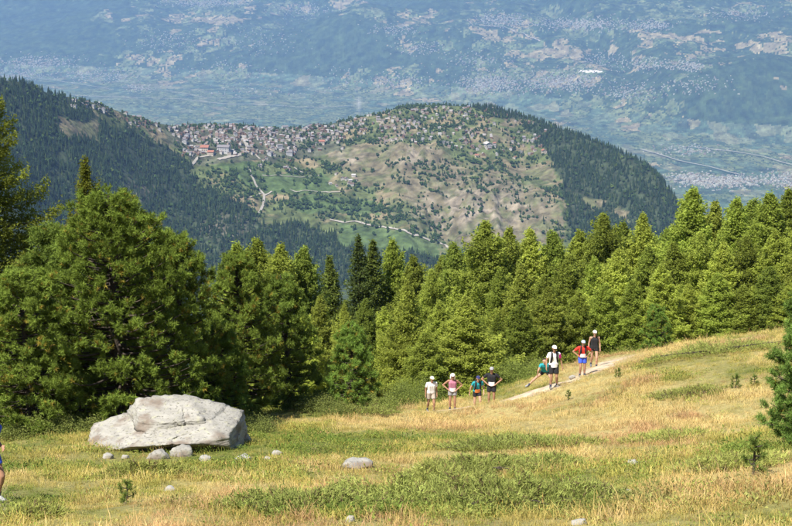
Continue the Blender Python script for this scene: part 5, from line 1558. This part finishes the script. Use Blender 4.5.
        if sleeve_mats:
            for S, m_ in sleeve_mats.items():
                tip = J['sh' + S] + (J['el' + S] - J['sh' + S]) * 0.62
                link('sleeve', fused('sleeve', [capsule(J['sh' + S] - up * 0.005, tip, 0.076 * sh, 0.070 * sh, 12, 0, False)], m_, 0.015, 2, 0.5), so)
    if shorts is not None:
        c3 = []
        for x in (-0.07, 0.0, 0.07): c3.append(capsule(J['pelvis'] + np.array([x, 0, 0.10]), J['pelvis'] + np.array([x * 1.25, 0, -0.04]), 0.108, 0.122, 12, 0, False))
        for S in 'LR':
            tip = J['hip' + S] + (J['kn' + S] - J['hip' + S]) * short_len
            c3.append(capsule(J['hip' + S] + np.array([0, 0, .02]), tip, 0.108, 0.098, 12, 0, False))
        link('shorts', fused('shorts', c3, shorts, 0.015, 2, 0.4), e)
    for S in 'LR':
        d = unit(J['an' + S] - J['kn' + S])
        if socks is not None:
            link('sock', fused('sock', [capsule(J['an' + S] - d * 0.11, J['an' + S] - np.array([0, 0, .02]), 0.047, 0.044, 10, 0, False)], socks, 0.012, 1, 0.6), e)
        link('shoe', fused('shoe', [capsule(J['an' + S] + np.array([0, 0.03, -.045]), J['to' + S] + np.array([0, 0, .012]), 0.047, 0.042, 12), capsule(J['an' + S] + np.array([0, 0.03, -.015]), (J['an' + S] + J['to' + S]) / 2 + np.array([0, 0, .01]), 0.046, 0.042, 10)], shoe, 0.012, 2, 0.5), e)
    fwd = unit(np.cross(up, np.array([1.0, 0, 0])) * -1); fwd = fwd if fwd[1] < 0 else -fwd
    if vest is not None:
        c4 = []
        for sg in (-1, 1):
            top = J['neck'] - up * 0.03 + np.array([sg * 0.095, 0, 0])
            c4.append(capsule(top + fwd * 0.055 + up * .02, J['chest'] + np.array([sg * 0.105, 0, 0]) + fwd * 0.105, 0.038, 0.05, 10))
            c4.append(capsule(J['chest'] + np.array([sg * 0.105, 0, 0]) + fwd * 0.105, J['waist'] + np.array([sg * 0.125, 0, 0]) + fwd * 0.075 + up * 0.02, 0.05, 0.042, 10))
            c4.append(capsule(top + fwd * 0.05 + up * .02, top - fwd * 0.10, 0.036, 0.045, 10))
            c4.append(capsule(J['waist'] + np.array([sg * 0.135, 0, 0]) + fwd * 0.06, J['waist'] + np.array([sg * 0.12, 0, 0]) - fwd * 0.09, 0.036, 0.04, 10))
            c4.append(capsule(J['chest'] + np.array([sg * 0.06, 0, 0]) - fwd * 0.13 + up * .05, J['waist'] + np.array([sg * 0.06, 0, 0]) - fwd * 0.13, 0.085, 0.08, 12))
        link('running_vest', fused('running_vest', c4, vest, 0.014, 2, 0.4), e)
    if bib:
        c_ = J['pelvis'] + up * (0.085 + bibz) + fwd * 0.142
        V, Fb = [], []
        nx = 7
        for iz in (-0.085, 0.085):
            for ix in range(nx):
                x = (ix / (nx - 1) - 0.5) * 0.25
                for dy in (0, 0.006):
                    V.append(c_ + np.array([x, 0, 0]) + up * iz - fwd * (x * x * 2.2) + fwd * dy)
        V = np.array(V)
        def vid(z_, x_, d_): return (z_ * nx + x_) * 2 + d_
        for ix in range(nx - 1):
            Fb += [(vid(0, ix, 1), vid(0, ix + 1, 1), vid(1, ix + 1, 1), vid(1, ix, 1)), (vid(0, ix, 0), vid(1, ix, 0), vid(1, ix + 1, 0), vid(0, ix + 1, 0)), (vid(0, ix, 0), vid(0, ix + 1, 0), vid(0, ix + 1, 1), vid(0, ix, 1)), (vid(1, ix, 0), vid(1, ix, 1), vid(1, ix + 1, 1), vid(1, ix + 1, 0))]
        Fb += [(vid(0, 0, 0), vid(0, 0, 1), vid(1, 0, 1), vid(1, 0, 0)), (vid(0, nx - 1, 0), vid(1, nx - 1, 0), vid(1, nx - 1, 1), vid(0, nx - 1, 1))]
        link('race_bib', np_mesh('race_bib', V, np.array(Fb), None, False, bib), e)
    return e

def stand(u, t, dz=0.0):
    p = at_depth(u, t)
    p.z += dz - 0.07 * float(sstep(1.6, 0.8, trail_dist(np.array([p.x]), np.array([p.y])))[0]) + 0.01
    return p

WALK = dict(knL=(.10, -.16, .52), anL=(.105, -.10, .09), toL=(.115, -.27, .05), knR=(-.10, .04, .50), anR=(-.105, .22, .12), toR=(-.115, .07, .035))
def pose(**kw):
    J = dict(BASE); J.update(kw); return J
# the lower group of four
person(stand(431, 63), 'person in white t-shirt and cream cap, leftmost of the four in the grass', lean(pose(**WALK), 0.22), 0.97, 0.25, M_tan, None, 0.62, .6, WHITE, BEIGE, (CREAM, 'cap'), nodding=0.3)
person(stand(452.5, 62.5), 'person in mauve singlet and white sun scarf with hands on hips', lean(pose(**AKIMBO_L, **AKIMBO_R), 0.16), 0.97, 0.0, M_tan, None, None, .45, MAUVE, GREY, (WHITE, 'scarf'), 'long', None, PAPER, woman=True, nodding=0.25)
person(stand(477, 63.5), 'person in teal shirt, black vest and navy cap walking uphill', lean(pose(knL=(.11, -.20, .56), anL=(.12, -.10, .14), toL=(.13, -.27, .09), elR=(-.30, .02, 1.13), wrR=(-.34, -.04, .87), elL=(.30, .02, 1.12), wrL=(.27, -.2, .98)), 0.30), 0.95, 0.15, M_skin, None, 0.5, .5, TEAL, BLACK, (NAVY, 'cap'), True, BLACK, ORANGE, woman=True, nodding=0.35)
person(stand(491.5, 66), 'person in black t-shirt and grey cap standing behind with hands on hips', lean(pose(**AKIMBO_L, **AKIMBO_R), 0.08), 1.05, -0.1, M_tan, None, 0.6, .62, BLACK, BLACK, (GREY, 'cap'), True, None, PAPER, nodding=0.2)
# the upper group
person(stand(553, 59.3), 'person in white shirt with one magenta sleeve and black vest walking down the trail', lean(pose(knL=(.11, -.10, .50), anL=(.17, .10, .10), toL=(.20, -.05, .035), knR=(-.10, -.10, .51), anR=(-.12, -.08, .09), toR=(-.14, -.25, .05), elL=(.28, .05, 1.13), wrL=(.34, -.03, .88), elR=(-.29, .02, 1.14), wrR=(-.31, -.13, .92)), 0.10), 1.03, 0.1, M_tan, None, 0.6, .72, WHITE, BLACK, (WHITE, 'cap'), True, BLACK, PAPER, sleeve_mats={'L': MAGENTA}, bibz=-0.06, nodding=0.3)
Jl = pose(pelvis=(0.10, .05, .74), hipL=(.19, .05, .72), hipR=(.01, .05, .72), knL=(.34, -.16, .46), anL=(.30, .04, .085), toL=(.32, -.14, .035), knR=(-.33, .0, .45), anR=(-.66, .04, .10), toR=(-.78, -.08, .06),
          waist=(.08, .0, .87), chest=(0.05, -.13, 1.04), neck=(0.03, -.24, 1.17), head=(0.0, -.30, 1.30), shL=(.21, -.20, 1.12), shR=(-.14, -.20, 1.11), elL=(.30, -.30, .88), wrL=(.32, -.24, .64), elR=(-.26, -.26, .86), wrR=(-.28, -.18, .63))
person(stand(543, 66.5), 'person in teal shirt crouching to stretch one leg out to the side', Jl, 1.0, 0.0, M_skin, None, 0.45, .4, TEAL, BLACK, None, True, None, None, nodding=0.5, shoe=GREY)
person(stand(581.5, 66.5), 'person in red t-shirt and blue shorts with elbows out', lean(pose(**AKIMBO_L, **AKIMBO_R, knR=(-.10, -.14, .52), anR=(-.11, -.05, .09), toR=(-.12, -.22, .04)), 0.18), 1.0, 0.05, M_tan, None, 0.7, .6, RED, BLUE, (PALEBLUE, 'cap'), True, BLACK, PAPER, nodding=0.25, bibz=0.03)
person(stand(593, 69), 'person in black singlet and white cap following the red-shirted one', lean(pose(**WALK), 0.06), 1.03, 0.0, M_skin, None, None, .32, BLACK, BLACK, (WHITE, 'cap'), 'long', None, None, woman=True, nodding=0.3)
# the runner cut by the left edge of the photograph
person(stand(-15, 26), 'runner in blue shorts mostly outside the left edge, only a leg in view', lean(pose(knL=(.11, -.20, .55), anL=(.12, -.02, .12), toL=(.13, -.19, .075), elL=(.23, .14, 1.15), wrL=(.18, -.10, 1.10), elR=(-.23, .14, 1.15), wrR=(-.18, -.10, 1.10), knR=(-.10, .10, .52), anR=(-.105, .36, .30), toR=(-.11, .34, .12)), 0.15), 1.0, 0.9, M_tan, None, 0.6, .5, BLUE, BLUE, (WHITE, 'cap'), True, None, PAPER, socks=SOCK, shoe=GREY)

# ================================================================== HAZE
def haze_box(x0, x1, y0, y1, z0, z1):
    V = [(x, y, z) for z in (z0, z1) for y in (y0, y1) for x in (x0, x1)]
    Fc = [(0, 2, 3, 1), (4, 5, 7, 6), (0, 1, 5, 4), (2, 6, 7, 3), (0, 4, 6, 2), (1, 3, 7, 5)]
    me = bpy.data.meshes.new('haze'); me.from_pydata(V, [], Fc); me.update()
    m, nt, out = nodes_of('valley haze')
    pv = nt.nodes.new('ShaderNodeVolumePrincipled')
    pv.inputs['Color'].default_value = (0.33, 0.545, 1.0, 1)
    pv.inputs['Density'].default_value = HAZE
    pv.inputs['Anisotropy'].default_value = 0.0
    nt.links.new(pv.outputs[0], out.inputs['Volume'])
    m.cycles.homogeneous_volume = True
    me.materials.append(m)
    return link('haze', me, label='pale blue haze filling the air of the valley', cat='haze', kind='stuff')
HAZE = 4.0e-5
ztop = float(Zf.max()) + 60
haze_box(-24000, 24000, -400, 28000, -1720, max(ztop, 100))
